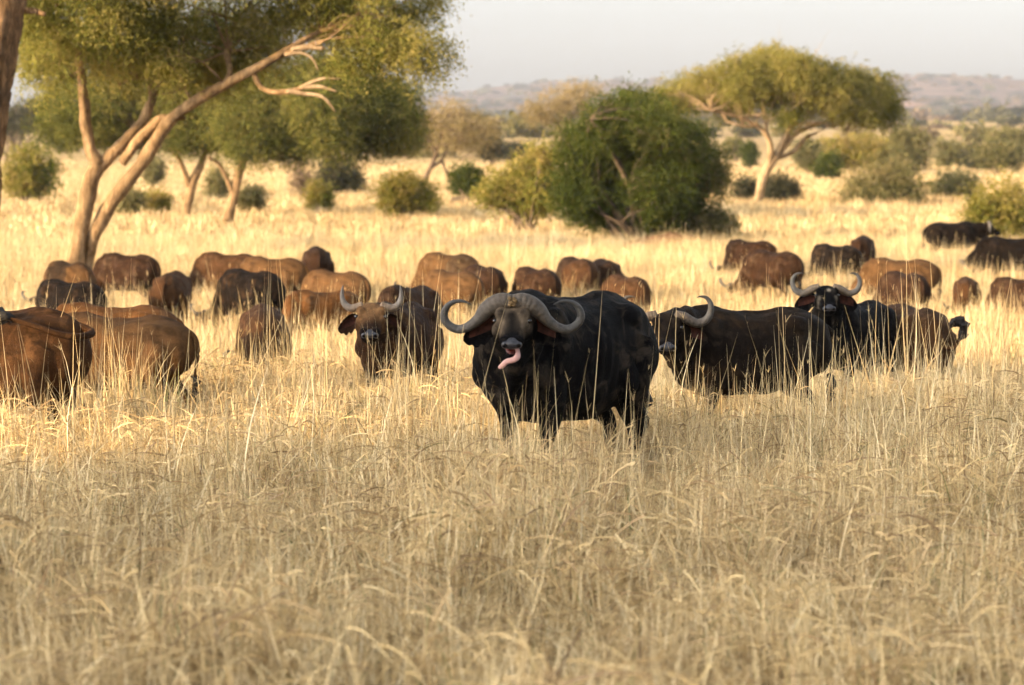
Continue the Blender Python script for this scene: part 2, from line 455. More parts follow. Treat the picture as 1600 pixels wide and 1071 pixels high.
lay_grass('herd_grass', 36, 112, 4.6, 5.0, mid_tufts, 'long golden grass the herd is grazing in')
lay_grass('plain_grass', 112, 330, 1.0, 12.0, far_tufts, 'pale sunlit grass on the plain below the bushes', .9, 1.5)

# the greenish tussock in front of the brown buffalo at the left
def tussock(u, Y, H, R, n, label):
    X = (u-800)/ppm(Y); root = empty('grass_tussock', (X, Y, gz(X, Y)))
    a = tuft(R, n, H, 901, w=(.006, .012), k=6, heads=8, litter=.05, upright=.62, wild=.8, green=.0)
    b = tuft(R*1.1, int(n*1.1), H*.72, 902, w=(.008, .016), k=6, heads=0, litter=.0, upright=.5, wild=1.0, green=.7)
    link('dry_stalks', a, root, M_GRASS); link('green_leaves', b, root, M_GRASS)
    tag(root, label, 'grass tussock')
tussock(208, 28.7, .92, .45, 170, 'tall greenish grass tussock in front of the brown grazing buffalo')
tussock(735, 26.9, .55, .3, 60, 'small tussock of straw stalks beside the bull\'s foreleg')

# single tall stalks standing up in front of the herd
stalk_tufts = [tuft(.30, 9, .95, 400+i, w=(.005, .009), k=6, heads=2, litter=0, upright=.8, wild=1.1, green=.04, arch=.8) for i in range(8)]
lay_grass('tall_stalks', 19.5, 34, 2.0, 1.0, stalk_tufts, 'tall single grass stalks standing in front of the bulls', .8, 1.2, hs=.9)

thick_tufts = [tuft(.34, 60, .54, 500+i, w=(.005, .010), k=6, heads=1, litter=.12, upright=.3, wild=1.5, green=.03, arch=.8) for i in range(8)]
lay_grass('thick_grass', 20.3, 29, 3.2, -1.2, thick_tufts, 'thicker tangled grass round the legs of the bull and the cow', .8, 1.2, hs=1.0, keep=lambda X, Y: (X > -1.2) & (X < 5))
# ------------------------------------------------------------------ trees and bushes
def leaf_material(name, stops, trans=0.35):
    m, nt, b = material(name)
    nt.n.remove(b); out = nt.n['Material Output']
    tint = nt.attr('tint').outputs['Fac']; geo = nt.new('NewGeometry')
    n = nt.noise(geo.outputs['Position'], 0.9, 3, 0.6)
    f = nt.math('ADD', tint, nt.math('MULTIPLY', nt.math('SUBTRACT', n, 0.5), 0.7))
    c = nt.ramp(f, stops)
    df = nt.new('BsdfDiffuse'); tr = nt.new('BsdfTranslucent')
    nt.link(c, df.inputs[0]); nt.link(c, tr.inputs[0])
    mx = nt.new('MixShader'); mx.inputs[0].default_value = trans
    nt.link(df.outputs[0], mx.inputs[1]); nt.link(tr.outputs[0], mx.inputs[2]); nt.link(mx.outputs[0], out.inputs[0])
    return m
def bark_material(name, lo, hi, scale=1.0):
    m, nt, b = material(name)
    tc = nt.new('TexCoord'); mp = nt.new('Mapping'); nt.link(tc.outputs['Object'], mp.inputs[0]); mp.inputs['Scale'].default_value = (6*scale, 6*scale, 0.9*scale)
    n = nt.noise(mp.outputs[0], 1.6, 6, 0.7, 0.8); n2 = nt.noise(tc.outputs['Object'], 1.5, 3, 0.6)
    c = nt.ramp(n, [(0.3, lo), (0.55, tuple((a+b_)/2 for a, b_ in zip(lo, hi))), (0.7, hi)])
    c = nt.mix(1.0, c, nt.ramp(n2, [(0.3, (0.45,)*3), (0.65, (1.2,)*3)]), 'MULTIPLY')
    nt.link(c, b.inputs['Base Color']); b.inputs['Roughness'].default_value = 0.9; b.inputs['Specular IOR Level'].default_value = 0.1
    nt.link(nt.bump(n, 1.0, 0.06/scale), b.inputs['Normal'])
    return m
L_OLIVE = leaf_material('olive_leaves', [(0.0, (0.045, 0.056, 0.012)), (0.28, (0.135, 0.145, 0.03)), (0.58, (0.29, 0.265, 0.06)), (1.0, (0.46, 0.37, 0.12))], .42)
L_OLIVE2 = leaf_material('dark_olive_leaves', [(0.0, (0.035, 0.045, 0.012)), (0.3, (0.10, 0.11, 0.026)), (0.6, (0.20, 0.185, 0.045)), (1.0, (0.33, 0.27, 0.085))], .38)
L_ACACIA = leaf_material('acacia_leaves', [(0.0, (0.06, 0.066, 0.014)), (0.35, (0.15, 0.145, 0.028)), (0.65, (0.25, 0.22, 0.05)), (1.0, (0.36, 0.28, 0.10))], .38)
L_GREEN = leaf_material('green_bush_leaves', [(0.0, (0.022, 0.030, 0.008)), (0.35, (0.055, 0.072, 0.014)), (0.65, (0.095, 0.110, 0.022)), (1.0, (0.19, 0.15, 0.06))])
L_YELLOW = leaf_material('yellow_green_leaves', [(0.0, (0.07, 0.10, 0.015)), (0.4, (0.17, 0.17, 0.03)), (0.7, (0.30, 0.24, 0.06)), (1.0, (0.42, 0.31, 0.12))])
L_GREY = leaf_material('grey_green_leaves', [(0.0, (0.075, 0.078, 0.03)), (0.4, (0.16, 0.15, 0.06)), (0.7, (0.25, 0.215, 0.09)), (1.0, (0.36, 0.28, 0.14))])
L_DARK = leaf_material('dark_scrub_leaves', [(0.0, (0.03, 0.035, 0.02)), (0.4, (0.065, 0.065, 0.035)), (0.7, (0.10, 0.09, 0.05)), (1.0, (0.15, 0.12, 0.075))])
L_DRY = leaf_material('dry_orange_leaves', [(0.0, (0.11, 0.09, 0.035)), (0.4, (0.22, 0.17, 0.075)), (0.7, (0.32, 0.245, 0.12)), (1.0, (0.40, 0.31, 0.17))])
L_BROWN = leaf_material('leafless_twigs', [(0.0, (0.10, 0.07, 0.045)), (0.5, (0.19, 0.135, 0.085)), (1.0, (0.30, 0.22, 0.14))], .1)
B_TAN = bark_material('tan_bark', (0.12, 0.07, 0.03), (0.52, 0.34, 0.18))
B_PALE = bark_material('pale_bark', (0.25, 0.16, 0.08), (0.60, 0.44, 0.27))
B_ROUGH = bark_material('furrowed_bark', (0.025, 0.014, 0.008), (0.42, 0.25, 0.12), 1.3)
B_GREY = bark_material('grey_brown_bark', (0.08, 0.055, 0.035), (0.28, 0.20, 0.13))

def foliage(lobes, n_twigs, twig=.5, per=9, leaf=(.10, .035), droop=.4, seed=0, shell=.35, spread=.7, floor=None, lumpy=1.0):
    """leaf triangles on drooping twigs through the volume of the lobes; lobes rows cx cy cz rx ry rz [tint]"""
    g = np.random.default_rng(seed)
    Lb = np.array([list(l)+[0.5]*(7-len(l)) for l in lobes], float)
    wgt = (Lb[:, 3]*Lb[:, 4]+Lb[:, 3]*Lb[:, 5]+Lb[:, 4]*Lb[:, 5]); wgt /= wgt.sum()
    k = g.choice(len(Lb), n_twigs, p=wgt); l = Lb[k]
    dv = g.normal(size=(n_twigs, 3)); dv /= np.linalg.norm(dv, axis=1)[:, None]
    r = (shell + (1-shell)*g.uniform(0, 1, n_twigs))**.7
    # lumpy outline: the radius varies with direction, so the crown has bays and tufts
    lump = 1 + lumpy*(.16*np.sin(dv[:, 0]*5+k*1.7)*np.cos(dv[:, 1]*6+k) + .13*np.sin(dv[:, 2]*9+dv[:, 0]*7+k*.6))
    base = l[:, :3] + dv*l[:, 3:6]*(r*lump)[:, None]
    tdir = dv*np.array([1, 1, .7]) + g.normal(0, spread, (n_twigs, 3)) + np.array([0, 0, -droop])
    tdir /= np.linalg.norm(tdir, axis=1)[:, None]
    tl = twig*g.uniform(.5, 1.3, n_twigs)
    t = (np.arange(per)+.5)/per
    P = base[:, None] + tdir[:, None]*(tl[:, None]*t[None])[..., None]
    P[..., 2] -= droop*.5*(tl[:, None]*t[None]**2)
    P = P.reshape(-1, 3) + g.normal(0, leaf[0]*.5, (n_twigs*per, 3))
    n = len(P)
    td = np.repeat(tdir, per, 0)
    ld = td*.6 + g.normal(0, .8, (n, 3)); ld[:, 2] -= droop*.3; ld /= np.linalg.norm(ld, axis=1)[:, None]
    sd = np.cross(ld, g.normal(size=(n, 3))); sd /= np.linalg.norm(sd, axis=1)[:, None]+1e-9
    sz = g.uniform(.6, 1.4, n)[:, None]
    V = np.stack([P-sd*leaf[1]*sz, P+sd*leaf[1]*sz, P+ld*leaf[0]*sz], 1).reshape(-1, 3)
    tint = np.clip(np.repeat(g.normal(.0, .13, n_twigs)+l[:, 6], per)+g.normal(0, .10, n), 0, 1)
    if floor is not None:
        ok = P[:, 2] > floor
        V = V.reshape(-1, 3, 3)[ok].reshape(-1, 3); tint = tint[ok]
    F = np.arange(len(V)).reshape(-1, 3)
    return mesh_np('crown', V, F, False, {'tint': np.repeat(tint, 3)})
def twig_lines(mb, starts, lobes, n, r0, seed, sub=3):
    """thin boughs from limb ends out into the crown"""
    g = np.random.default_rng(seed); Lb = np.array([l[:6] for l in lobes])
    S = np.array(starts)
    for i in range(n):
        l = Lb[g.integers(len(Lb))]; dv = g.normal(size=3); dv /= np.linalg.norm(dv)
        e = l[:3]+dv*l[3:6]*g.uniform(.3, .85)
        s = S[np.argmin(np.linalg.norm(S-e, axis=1)*g.uniform(.7, 1.3, len(S)))]
        m = (s+e)/2 + g.normal(0, .12, 3)*np.linalg.norm(e-s) + np.array((0, 0, .08*np.linalg.norm(e-s)))
        mb.tube([s, m, e], [r0, r0*.6, r0*.15], 6, 5)
        for _ in range(sub):
            q = m+(e-m)*g.uniform(0, .8); e2 = q+g.normal(0, .5, 3)*np.linalg.norm(e-s)*.4
            mb.tube([q, (q+e2)/2+g.normal(0, .05, 3), e2], [r0*.4, r0*.28, r0*.08], 4, 4)
def roughen(mb, amp, seed, furrow=0.0):
    V, Fs = mb.arrays()
    if furrow:      # deep vertical bark furrows
        q = V*np.array([7.5, 7.5, .9]); f = np.abs(vn3(q, 1.6, seed+5)); c = np.stack([vn3(V, .3, 1), vn3(V, .3, 2)], 1)
        ax = np.interp(V[:, 2], np.sort(V[:, 2]), np.zeros(len(V)))
        V = V + np.stack([(.5-f)*furrow*np.sign(np.sin(V[:, 0]*9)), -(.5-f)*furrow, f*0], 1)
    V = V + amp*np.stack([vn3(V, 4, seed), vn3(V, 4, seed+1), vn3(V, 2, seed+2)*.5], 1)
    return mesh_np('trunk', V, Fs)
def vn3(P, s, seed):
    r = np.random.default_rng(seed); out = np.zeros(len(P))
    for k in range(6):
        d = r.normal(size=3)*s*(1+k*.6); out += np.sin(P @ d + r.uniform(0, 6.28))/(1+k*.5)
    return out/2
def local(root, pts): return np.asarray(pts) - np.array(root.location)[None]
def plobe(u, v, ru, rv, Y, ry=None, tint=.5, dY=0):
    """crown lobe centred at pixel (u, v) at depth Y+dY with pixel radii"""
    s = ppm(Y+dY); c = px(u, v, Y+dY)
    return [c[0], c[1], c[2], ru/s, (ry if ry else ru/s), rv/s, tint]
def make_tree(name, base_uv, Y, limbs, lobes, leaf_mat, bark, label, cat='tree', group=None, twigs=4000, twig=.5, per=9, leaf=(.10, .035),
              droop=.4, seed=1, boughs=40, bough_r=.03, shell=.35, rough=.02, spread=.7, crown_name='crown', segs=12, furrow=0.0, thin=1.0, lumpy=1.5):
    """limbs: list of rows [(u, v, radius_px, dY), ...]; lobes from plobe"""
    s = ppm(Y); b = px(base_uv[0], base_uv[1], Y)
    root = empty(name, (b[0], Y, gz(b[0], Y)))
    o3 = np.array(root.location)
    mb = MB(); ends = []
    for L in limbs:
        pts = [px(u, v, Y+dy)-o3 for u, v, r, dy in L]
        mb.tube(pts, [r*thin/s for u, v, r, dy in L], max(10, len(L)*(6 if segs == 12 else 16)), segs)
        ends += pts[len(pts)//2:]
    lb = [[l[0]-o3[0], l[1]-o3[1], l[2]-o3[2]]+list(l[3:]) for l in lobes]
    if boughs: twig_lines(mb, ends, lb, boughs, bough_r, seed+50)
    tr = link('trunk', roughen(mb, rough, seed, furrow), root, bark)
    cr = link(crown_name, foliage(lb, twigs, twig, per, leaf, droop, seed, shell, spread, lumpy=lumpy), root, leaf_mat)
    tag(root, label, cat, group)
    return root, tr, cr
def make_bush(name, u, v_base, Y, lobes_px, leaf_mat, label, cat='bush', group=None, twigs=1200, twig=.35, per=9, leaf=(.08, .04), droop=.05, seed=1,
              stems=7, bark=None, shell=.3, spread=.7, boughs=18, lumpy=1.0):
    """lobes_px rows u v ru rv [tint] in photograph pixels; stems fan from the ground"""
    s = ppm(Y); X = (u-800)/s; z = gz(X, Y)
    root = empty(name, (X, Y, z)); o3 = np.array((X, Y, z))
    gd = np.random.default_rng(seed+77); us = [q[0] for q in lobes_px]; half = (max(us)-min(us))/2/s*.8
    mid = (max(us)+min(us))/2
    lobes = []
    for q in lobes_px:      # the plant is as deep as it is wide
        k = max(.15, 1-((q[0]-mid)/(half*s/.8+1))**2)**.5
        lobes.append(plobe(q[0], q[1], q[2], q[3], Y, None, q[4] if len(q) > 4 else .5, float(gd.uniform(-1, 1))*half*k))
    lb = [[l[0]-o3[0], l[1]-o3[1], l[2]-o3[2]]+list(l[3:]) for l in lobes]
    g = np.random.default_rng(seed+9); mb = MB(); ends = []
    H = max(l[2] for l in lb)
    for i in range(stems):
        l = lb[g.integers(len(lb))]; e = np.array(l[:3])+g.normal(0, .4, 3)*np.array(l[3:6])
        e[2] = max(e[2], .3*H)
        m = np.array((e[0]*.35, e[1]*.35, e[2]*.5))+g.normal(0, .06*H, 3)
        r = .035*H*g.uniform(.5, 1)
        mb.tube([(g.normal(0, .05*H), g.normal(0, .05*H), -.1), m, e], [r, r*.7, r*.25], 10, 7)
        ends += [m, e]
    twig_lines(mb, ends, lb, boughs, .006*H, seed+3, 2)
    link('stems', mb.mesh('stems'), root, bark or B_GREY)
    f = foliage(lb, twigs, twig, per, leaf, droop, seed, shell, spread, floor=.02, lumpy=lumpy)
    link('foliage', f, root, leaf_mat)
    tag(root, label, cat, group)
    return root

# --- the big forked tree at the left
YT = 74.0
limbs = [
 [(110, 452, 20, 0), (117, 410, 15, 0), (125, 365, 13, 0), (135, 314, 13.5, 0), (143, 282, 13.5, 0), (150, 258, 13, 0), (141, 232, 9.5, -.1), (133, 180, 8.8, -.3), (128, 130, 7.2, -.5), (122, 70, 6, -.8), (105, 0, 4.5, -1.4)],
 [(149, 272, 9.5, 0), (166, 250, 9.5, .05), (195, 222, 9, .2), (225, 188, 8, .4), (237, 150, 6.8, .6), (231, 120, 6.2, .8), (205, 70, 4.6, 1.2), (190, 20, 4, 1.6)],
 [(128, 445, 14, .25), (138, 400, 10, .25), (149, 365, 11, .1), (163, 335, 11.5, .1), (177, 312, 11.5, 0), (197, 287, 11, -.1), (217, 262, 10.5, -.2), (241, 225, 10, -.4), (262, 194, 9.5, -.6), (300, 162, 9, -.9), (352, 132, 8.2, -1.2), (400, 106, 7, -1.5), (440, 84, 5.5, -1.6), (500, 50, 4, -1.2), (560, 20, 3, -.6)],
 [(190, 255, 8, .1), (212, 225, 7.5, 0), (232, 204, 8, -.2), (250, 188, 8, -.4), (268, 186, 6, -.5), (291, 184, 2.5, -.6)],
 [(352, 131, 5, -1.2), (360, 110, 4.5, -.9), (355, 80, 5, -.5), (370, 30, 4, 0)],
 [(392, 112, 4.5, -1.4), (415, 140, 4, -1.6), (450, 143, 4.2, -1.9), (475, 137, 3.8, -2.1)],
 [(230, 122, 5.5, .8), (213, 118, 6.5, .6), (200, 124, 4, .5), (185, 133, 2, .4)],
 [(128, 120, 3.5, -.4), (95, 119, 2.5, -.6), (60, 115, 1.5, -.9)],
]
g0 = [(75, 35, 62, 62), (60, 85, 38, 38), (120, 70, 60, 48), (170, 20, 85, 62), (185, 80, 62, 38, .6), (250, 40, 75, 60), (262, 95, 50, 30), (330, 40, 75, 65, .45), (350, 100, 42, 34, .35), (410, 25, 70, 55), (425, 72, 38, 26, .45),
      (490, 15, 70, 48), (540, 45, 60, 48, .6), (600, 30, 65, 55, .6), (640, 65, 50, 42), (662, 95, 30, 26), (590, 95, 42, 30, .6), (545, 90, 30, 26),
      (110, -60, 110, 60), (250, -80, 130, 70), (400, -80, 130, 70), (540, -55, 100, 60), (300, -160, 180, 60), (30, -10, 60, 60)]
gy = np.random.default_rng(11)
lobes = [plobe(a[0], a[1], a[2]*.84, a[3]*.84, YT, None, float(gy.uniform(.28, .78)), float(gy.uniform(.2, 3.0) if (265 < a[0] < 545 and a[1] > 32) else gy.uniform(-2.8, 2.2))) for a in g0]  # wide random lobe tints imitate sunlit clumps and the shaded crown interior
lobes += [plobe(u, v, ru, ru*.7, YT, None, float(gy.uniform(.3, .8)), float(gy.uniform(0, 2.5) if 240 < u < 560 and v > 20 else gy.uniform(-3.2, 1))) for u, v, ru in zip(gy.uniform(40, 690, 46), gy.uniform(-40, 118, 46), gy.uniform(16, 34, 46)) if not (395 < u < 560 and v > 62)]
tree1, _, _ = make_tree('forked_tree', (120, 420), YT, limbs, lobes, L_OLIVE, B_TAN, 'large forked tree with tan trunk and spreading olive crown at left', group=None,
          thin=1.0, twigs=24000, twig=.65, per=12, leaf=(.085, .017), droop=.8, seed=21, boughs=110, bough_r=.03, rough=.025, shell=.1)
dead = MB(); o3 = np.array(tree1.location); s1 = ppm(YT)
for L in ([(470, 138, 3.6), (490, 128, 3), (508, 123, 2.2), (532, 124, 1)], [(474, 137, 3.4), (500, 136, 2.8), (526, 143, 1.4)], [(478, 147, 3), (500, 150, 2.6), (513, 160, 2.2), (524, 175, 1)],
          [(445, 86, 3), (470, 83, 2.2), (488, 92, 1.8), (497, 110, .9)], [(455, 78, 4), (480, 74, 4.2), (506, 76, 3)], [(448, 142, 3.8), (470, 146, 3.4), (480, 148, 3)]):
    dead.tube([px(a, b, YT-2.1)-o3 for a, b, r in L], [r/s1 for a, b, r in L], 14, 8)
dd = link('dead_branch', dead.mesh('dead_branch'), tree1, B_PALE); dd['label'] = 'bare pale dead branches'

# --- the rough trunk at the left edge
YE = 60.0; sE = ppm(YE)
limbs = [[(-62, 520, 42, 0), (-50, 430, 34, 0), (-36, 330, 32, 0), (-27, 230, 33, 0), (-16, 120, 36, 0), (-2, 30, 38, 0), (6, -20, 40, 0), (12, -60, 36, 0), (40, -140, 22, .4), (70, -230, 16, .9)],
         [(0, -30, 24, 0), (-40, -110, 18, -.3), (-90, -190, 13, -.8)], [(30, 15, 6, 0), (48, 16, 5, -.1), (72, 22, 3.5, -.2)], [(10, -50, 14, 0), (-10, -150, 12, -.6), (0, -260, 8, -.9)]]
lobes = [plobe(u, v, ru, rv, YE, None, .5, dY) for u, v, ru, rv, dY in [(60, -260, 160, 80, 1), (-100, -230, 160, 80, -1), (-220, -200, 120, 70, 0), (0, -330, 200, 70, 0), (-60, -180, 120, 50, 2)]]
make_tree('rough_barked_tree', (-60, 480), YE, limbs, lobes, L_OLIVE, B_ROUGH, 'furrowed brown tree trunk cut off by the left edge', twigs=5000, twig=.6, per=10, leaf=(.14, .05), droop=.5, seed=31, boughs=40, rough=.04, shell=.15, segs=44, furrow=.09)

# --- two trees behind the forked one
Y2 = 140.0
limbs = [[(292, 350, 10, 0), (293, 325, 8, 0), (300, 290, 7.5, 0), (312, 262, 6.5, .2), (322, 235, 5, .4), (345, 200, 3.5, .8)], [(298, 296, 6, 0), (288, 268, 5.5, -.2), (276, 242, 5, -.5), (250, 222, 3.5, -1), (215, 205, 2.5, -1.6)],
         [(322, 240, 3.5, .4), (345, 232, 3, .2), (365, 228, 2, 0)]]
g0 = [(95, 190, 36, 36, .35), (140, 180, 55, 42, .4), (115, 155, 55, 35), (190, 165, 60, 48), (255, 150, 65, 50, .55), (230, 195, 50, 30, .4), (310, 150, 60, 50), (320, 200, 50, 30, .45), (290, 215, 30, 18, .3), (180, 200, 40, 28, .35), (240, 105, 100, 30)]
lobes = [plobe(*a[:4], Y2, None, a[4] if len(a) > 4 else .5, float(gy.uniform(-2.5, 2.5))) for a in g0]
make_tree('spreading_tree', (293, 330), Y2, limbs, lobes, L_OLIVE2, B_TAN, 'tree with a Y-shaped trunk behind the large forked tree', thin=.85, twigs=14000, twig=.75, per=11, leaf=(.125, .034), droop=.5, seed=41, boughs=40, bough_r=.04, rough=.03, shell=.2)
Y3 = 133.0
limbs = [[(355, 345, 11, 0), (362, 320, 8.5, 0), (370, 285, 8, 0), (378, 255, 7.5, 0), (395, 225, 6, .2), (425, 195, 4.5, .6), (480, 165, 3, 1.2)], [(364, 308, 4.5, 0), (354, 280, 4, -.2), (342, 256, 3.5, -.4), (325, 246, 2.5, -.7)],
         [(376, 262, 5, 0), (372, 235, 4.5, .3), (368, 200, 4, .6)], [(400, 220, 4, .2), (440, 213, 3.5, -.4), (500, 200, 2.5, -1)]]
g0 = [(380, 190, 52, 45), (395, 220, 40, 28, .4), (440, 170, 60, 50, .55), (455, 215, 45, 24, .4), (500, 170, 55, 50), (515, 212, 42, 26, .4), (555, 165, 52, 50, .3), (570, 210, 42, 28, .25), (610, 185, 48, 42, .45), (630, 200, 32, 32, .5), (600, 150, 50, 30, .35),
      (400, 130, 70, 40), (500, 120, 70, 40), (460, 232, 22, 12, .3)]
lobes = [plobe(*a[:4], Y3, None, a[4] if len(a) > 4 else .5, float(gy.uniform(-2.5, 2.5))) for a in g0]
make_tree('spreading_tree', (365, 330), Y3, limbs, lobes, L_OLIVE2, B_TAN, 'low-crowned olive tree with one leaning trunk right of the Y-shaped trunk', thin=.85, twigs=15500, twig=.75, per=11, leaf=(.125, .032), droop=.55, seed=51, boughs=40, bough_r=.04, rough=.03, shell=.2)
# --- pale thin tree and the far orange acacia
Y4 = 200.0
limbs = [[(662, 290, 5, 0), (668, 270, 4, 0), (680, 245, 3.2, 0), (688, 215, 2.5, 0), (695, 185, 1.8, .5)], [(674, 262, 3, 0), (690, 250, 2.6, .2), (705, 225, 2, .4), (735, 200, 1.3, .8)], [(682, 240, 2.4, 0), (668, 215, 2, -.3), (660, 190, 1.3, -.6)], [(690, 250, 2.4, .2), (697, 268, 2.2, .2), (703, 286, 2.2, .3)]]
g0 = [(668, 190, 32, 25, .6), (700, 178, 40, 24, .7), (735, 190, 32, 25, .55), (715, 215, 40, 24, .45), (680, 218, 32, 18, .5), (745, 222, 26, 20, .4), (760, 205, 22, 22, .4)]
lobes = [plobe(*a[:4], Y4, None, a[4], float(gy.uniform(-2.5, 2.5))) for a in g0]
make_tree('thin_tree', (665, 285), Y4, limbs, lobes, L_DRY, B_GREY, 'thin pale straw coloured tree with an airy crown left of centre', twigs=1250, twig=.9, per=9, leaf=(.16, .035), droop=.2, seed=61, boughs=60, bough_r=.045, rough=.03, shell=.1)
Y6 = 300.0
limbs = [[(880, 238, 4, 0), (878, 215, 3, 0), (870, 195, 2.4, 0), (850, 178, 1.8, 0)], [(878, 212, 2.6, 0), (890, 190, 2, 0), (905, 165, 1.5, 0)]]
lobes = [plobe(u, v, ru, rv, Y6, 4, t, 0) for u, v, ru, rv, t in [(850, 172, 32, 14, .6), (880, 152, 36, 16, .7), (910, 143, 28, 12, .7), (835, 180, 18, 12, .45), (900, 165, 30, 14, .5), (870, 185, 25, 10, .35)]]
make_tree('flat_topped_acacia', (880, 225), Y6, limbs, lobes, L_DRY, B_GREY, 'far flat-topped orange-tinted acacia behind the dense green bush', twigs=1100, twig=1.1, per=9, leaf=(.22, .055), droop=.1, seed=71, boughs=30, bough_r=.06, shell=.2)
# --- the umbrella acacia at the right
Y5 = 162.0
limbs = [[(1180, 330, 12, 0), (1186, 305, 9.5, 0), (1194, 275, 9.5, 0), (1208, 250, 10, 0), (1226, 228, 8, .2), (1245, 208, 6.5, .4), (1268, 198, 4, .7), (1310, 185, 2.5, 1.2)],
         [(1200, 262, 8, 0), (1204, 240, 7.5, -.2), (1200, 215, 5.5, -.5), (1180, 195, 4.5, -.8), (1150, 182, 3.5, -1.2), (1110, 172, 2.2, -1.8)],
         [(1212, 246, 7, 0), (1222, 222, 6.5, 0), (1238, 195, 5.5, .3), (1246, 180, 4.5, .5), (1260, 150, 3, .8)],
         [(1206, 250, 5, .2), (1238, 238, 5, .5), (1258, 216, 4.5, .9), (1275, 208, 2.5, 1.2)], [(1185, 196, 4, -.8), (1160, 197, 3, -1.2), (1135, 190, 2, -1.5)], [(1240, 196, 3.5, .4), (1280, 192, 2.5, .2), (1300, 200, 1.6, 0), (1322, 205, .8, 0)],
         [(1200, 218, 4, -.5), (1196, 190, 3.5, -.2), (1190, 160, 2.5, 0)]]
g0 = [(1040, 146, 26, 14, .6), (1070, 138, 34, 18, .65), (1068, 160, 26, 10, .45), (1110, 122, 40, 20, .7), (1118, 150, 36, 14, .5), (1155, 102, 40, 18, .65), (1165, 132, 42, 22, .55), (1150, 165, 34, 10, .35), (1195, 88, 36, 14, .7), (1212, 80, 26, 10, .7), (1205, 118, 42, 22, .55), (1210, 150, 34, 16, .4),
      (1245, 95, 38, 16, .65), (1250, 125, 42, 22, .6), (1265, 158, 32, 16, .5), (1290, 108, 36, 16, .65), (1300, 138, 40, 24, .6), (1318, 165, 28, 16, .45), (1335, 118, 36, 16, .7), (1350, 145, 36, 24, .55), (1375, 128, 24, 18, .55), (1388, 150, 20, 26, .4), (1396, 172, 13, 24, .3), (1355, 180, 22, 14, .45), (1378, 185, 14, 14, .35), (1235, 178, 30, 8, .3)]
lobes = [plobe(*a[:4], Y5, None, a[4], float(gy.uniform(-3.5, 3.5))) for a in g0]
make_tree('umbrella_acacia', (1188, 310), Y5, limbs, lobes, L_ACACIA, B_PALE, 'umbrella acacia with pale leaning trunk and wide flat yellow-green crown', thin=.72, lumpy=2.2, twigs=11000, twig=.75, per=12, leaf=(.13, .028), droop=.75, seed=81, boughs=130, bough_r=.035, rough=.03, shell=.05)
# --- bushes
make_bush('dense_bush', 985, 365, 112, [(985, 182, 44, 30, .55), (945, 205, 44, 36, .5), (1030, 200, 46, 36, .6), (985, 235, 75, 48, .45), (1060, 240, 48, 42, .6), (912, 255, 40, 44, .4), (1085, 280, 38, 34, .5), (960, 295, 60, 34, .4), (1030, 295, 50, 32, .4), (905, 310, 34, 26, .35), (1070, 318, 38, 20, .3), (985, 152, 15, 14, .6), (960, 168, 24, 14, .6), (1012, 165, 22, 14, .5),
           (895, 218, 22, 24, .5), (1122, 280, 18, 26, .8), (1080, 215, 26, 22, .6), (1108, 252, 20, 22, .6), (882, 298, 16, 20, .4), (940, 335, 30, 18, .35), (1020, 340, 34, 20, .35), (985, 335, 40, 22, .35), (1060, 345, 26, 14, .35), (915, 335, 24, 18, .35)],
          L_GREEN, 'dense dark green rounded bush in the middle of the plain', twigs=17500, twig=.7, per=11, leaf=(.08, .030), seed=101, stems=12, shell=.05, boughs=220, spread=1.0, lumpy=2.2)
make_bush('straggly_bush', 820, 345, 124, [(800, 290, 42, 32, .6), (840, 270, 42, 40, .6), (770, 305, 26, 22, .5), (855, 300, 35, 32, .45), (830, 322, 35, 16, .4), (850, 242, 22, 20, .65)], L_YELLOW, 'straggly yellow-green bush against the left side of the dense bush', twigs=2600, twig=.5, per=8, leaf=(.10, .045), seed=102, boughs=40, shell=.15)
make_bush('low_shrub', 1105, 365, 113, [(1095, 348, 34, 15), (1120, 345, 18, 18, .4), (1140, 355, 12, 10)], L_GREY, 'low grey-green shrub at the right foot of the dense bush', twigs=800, seed=103)
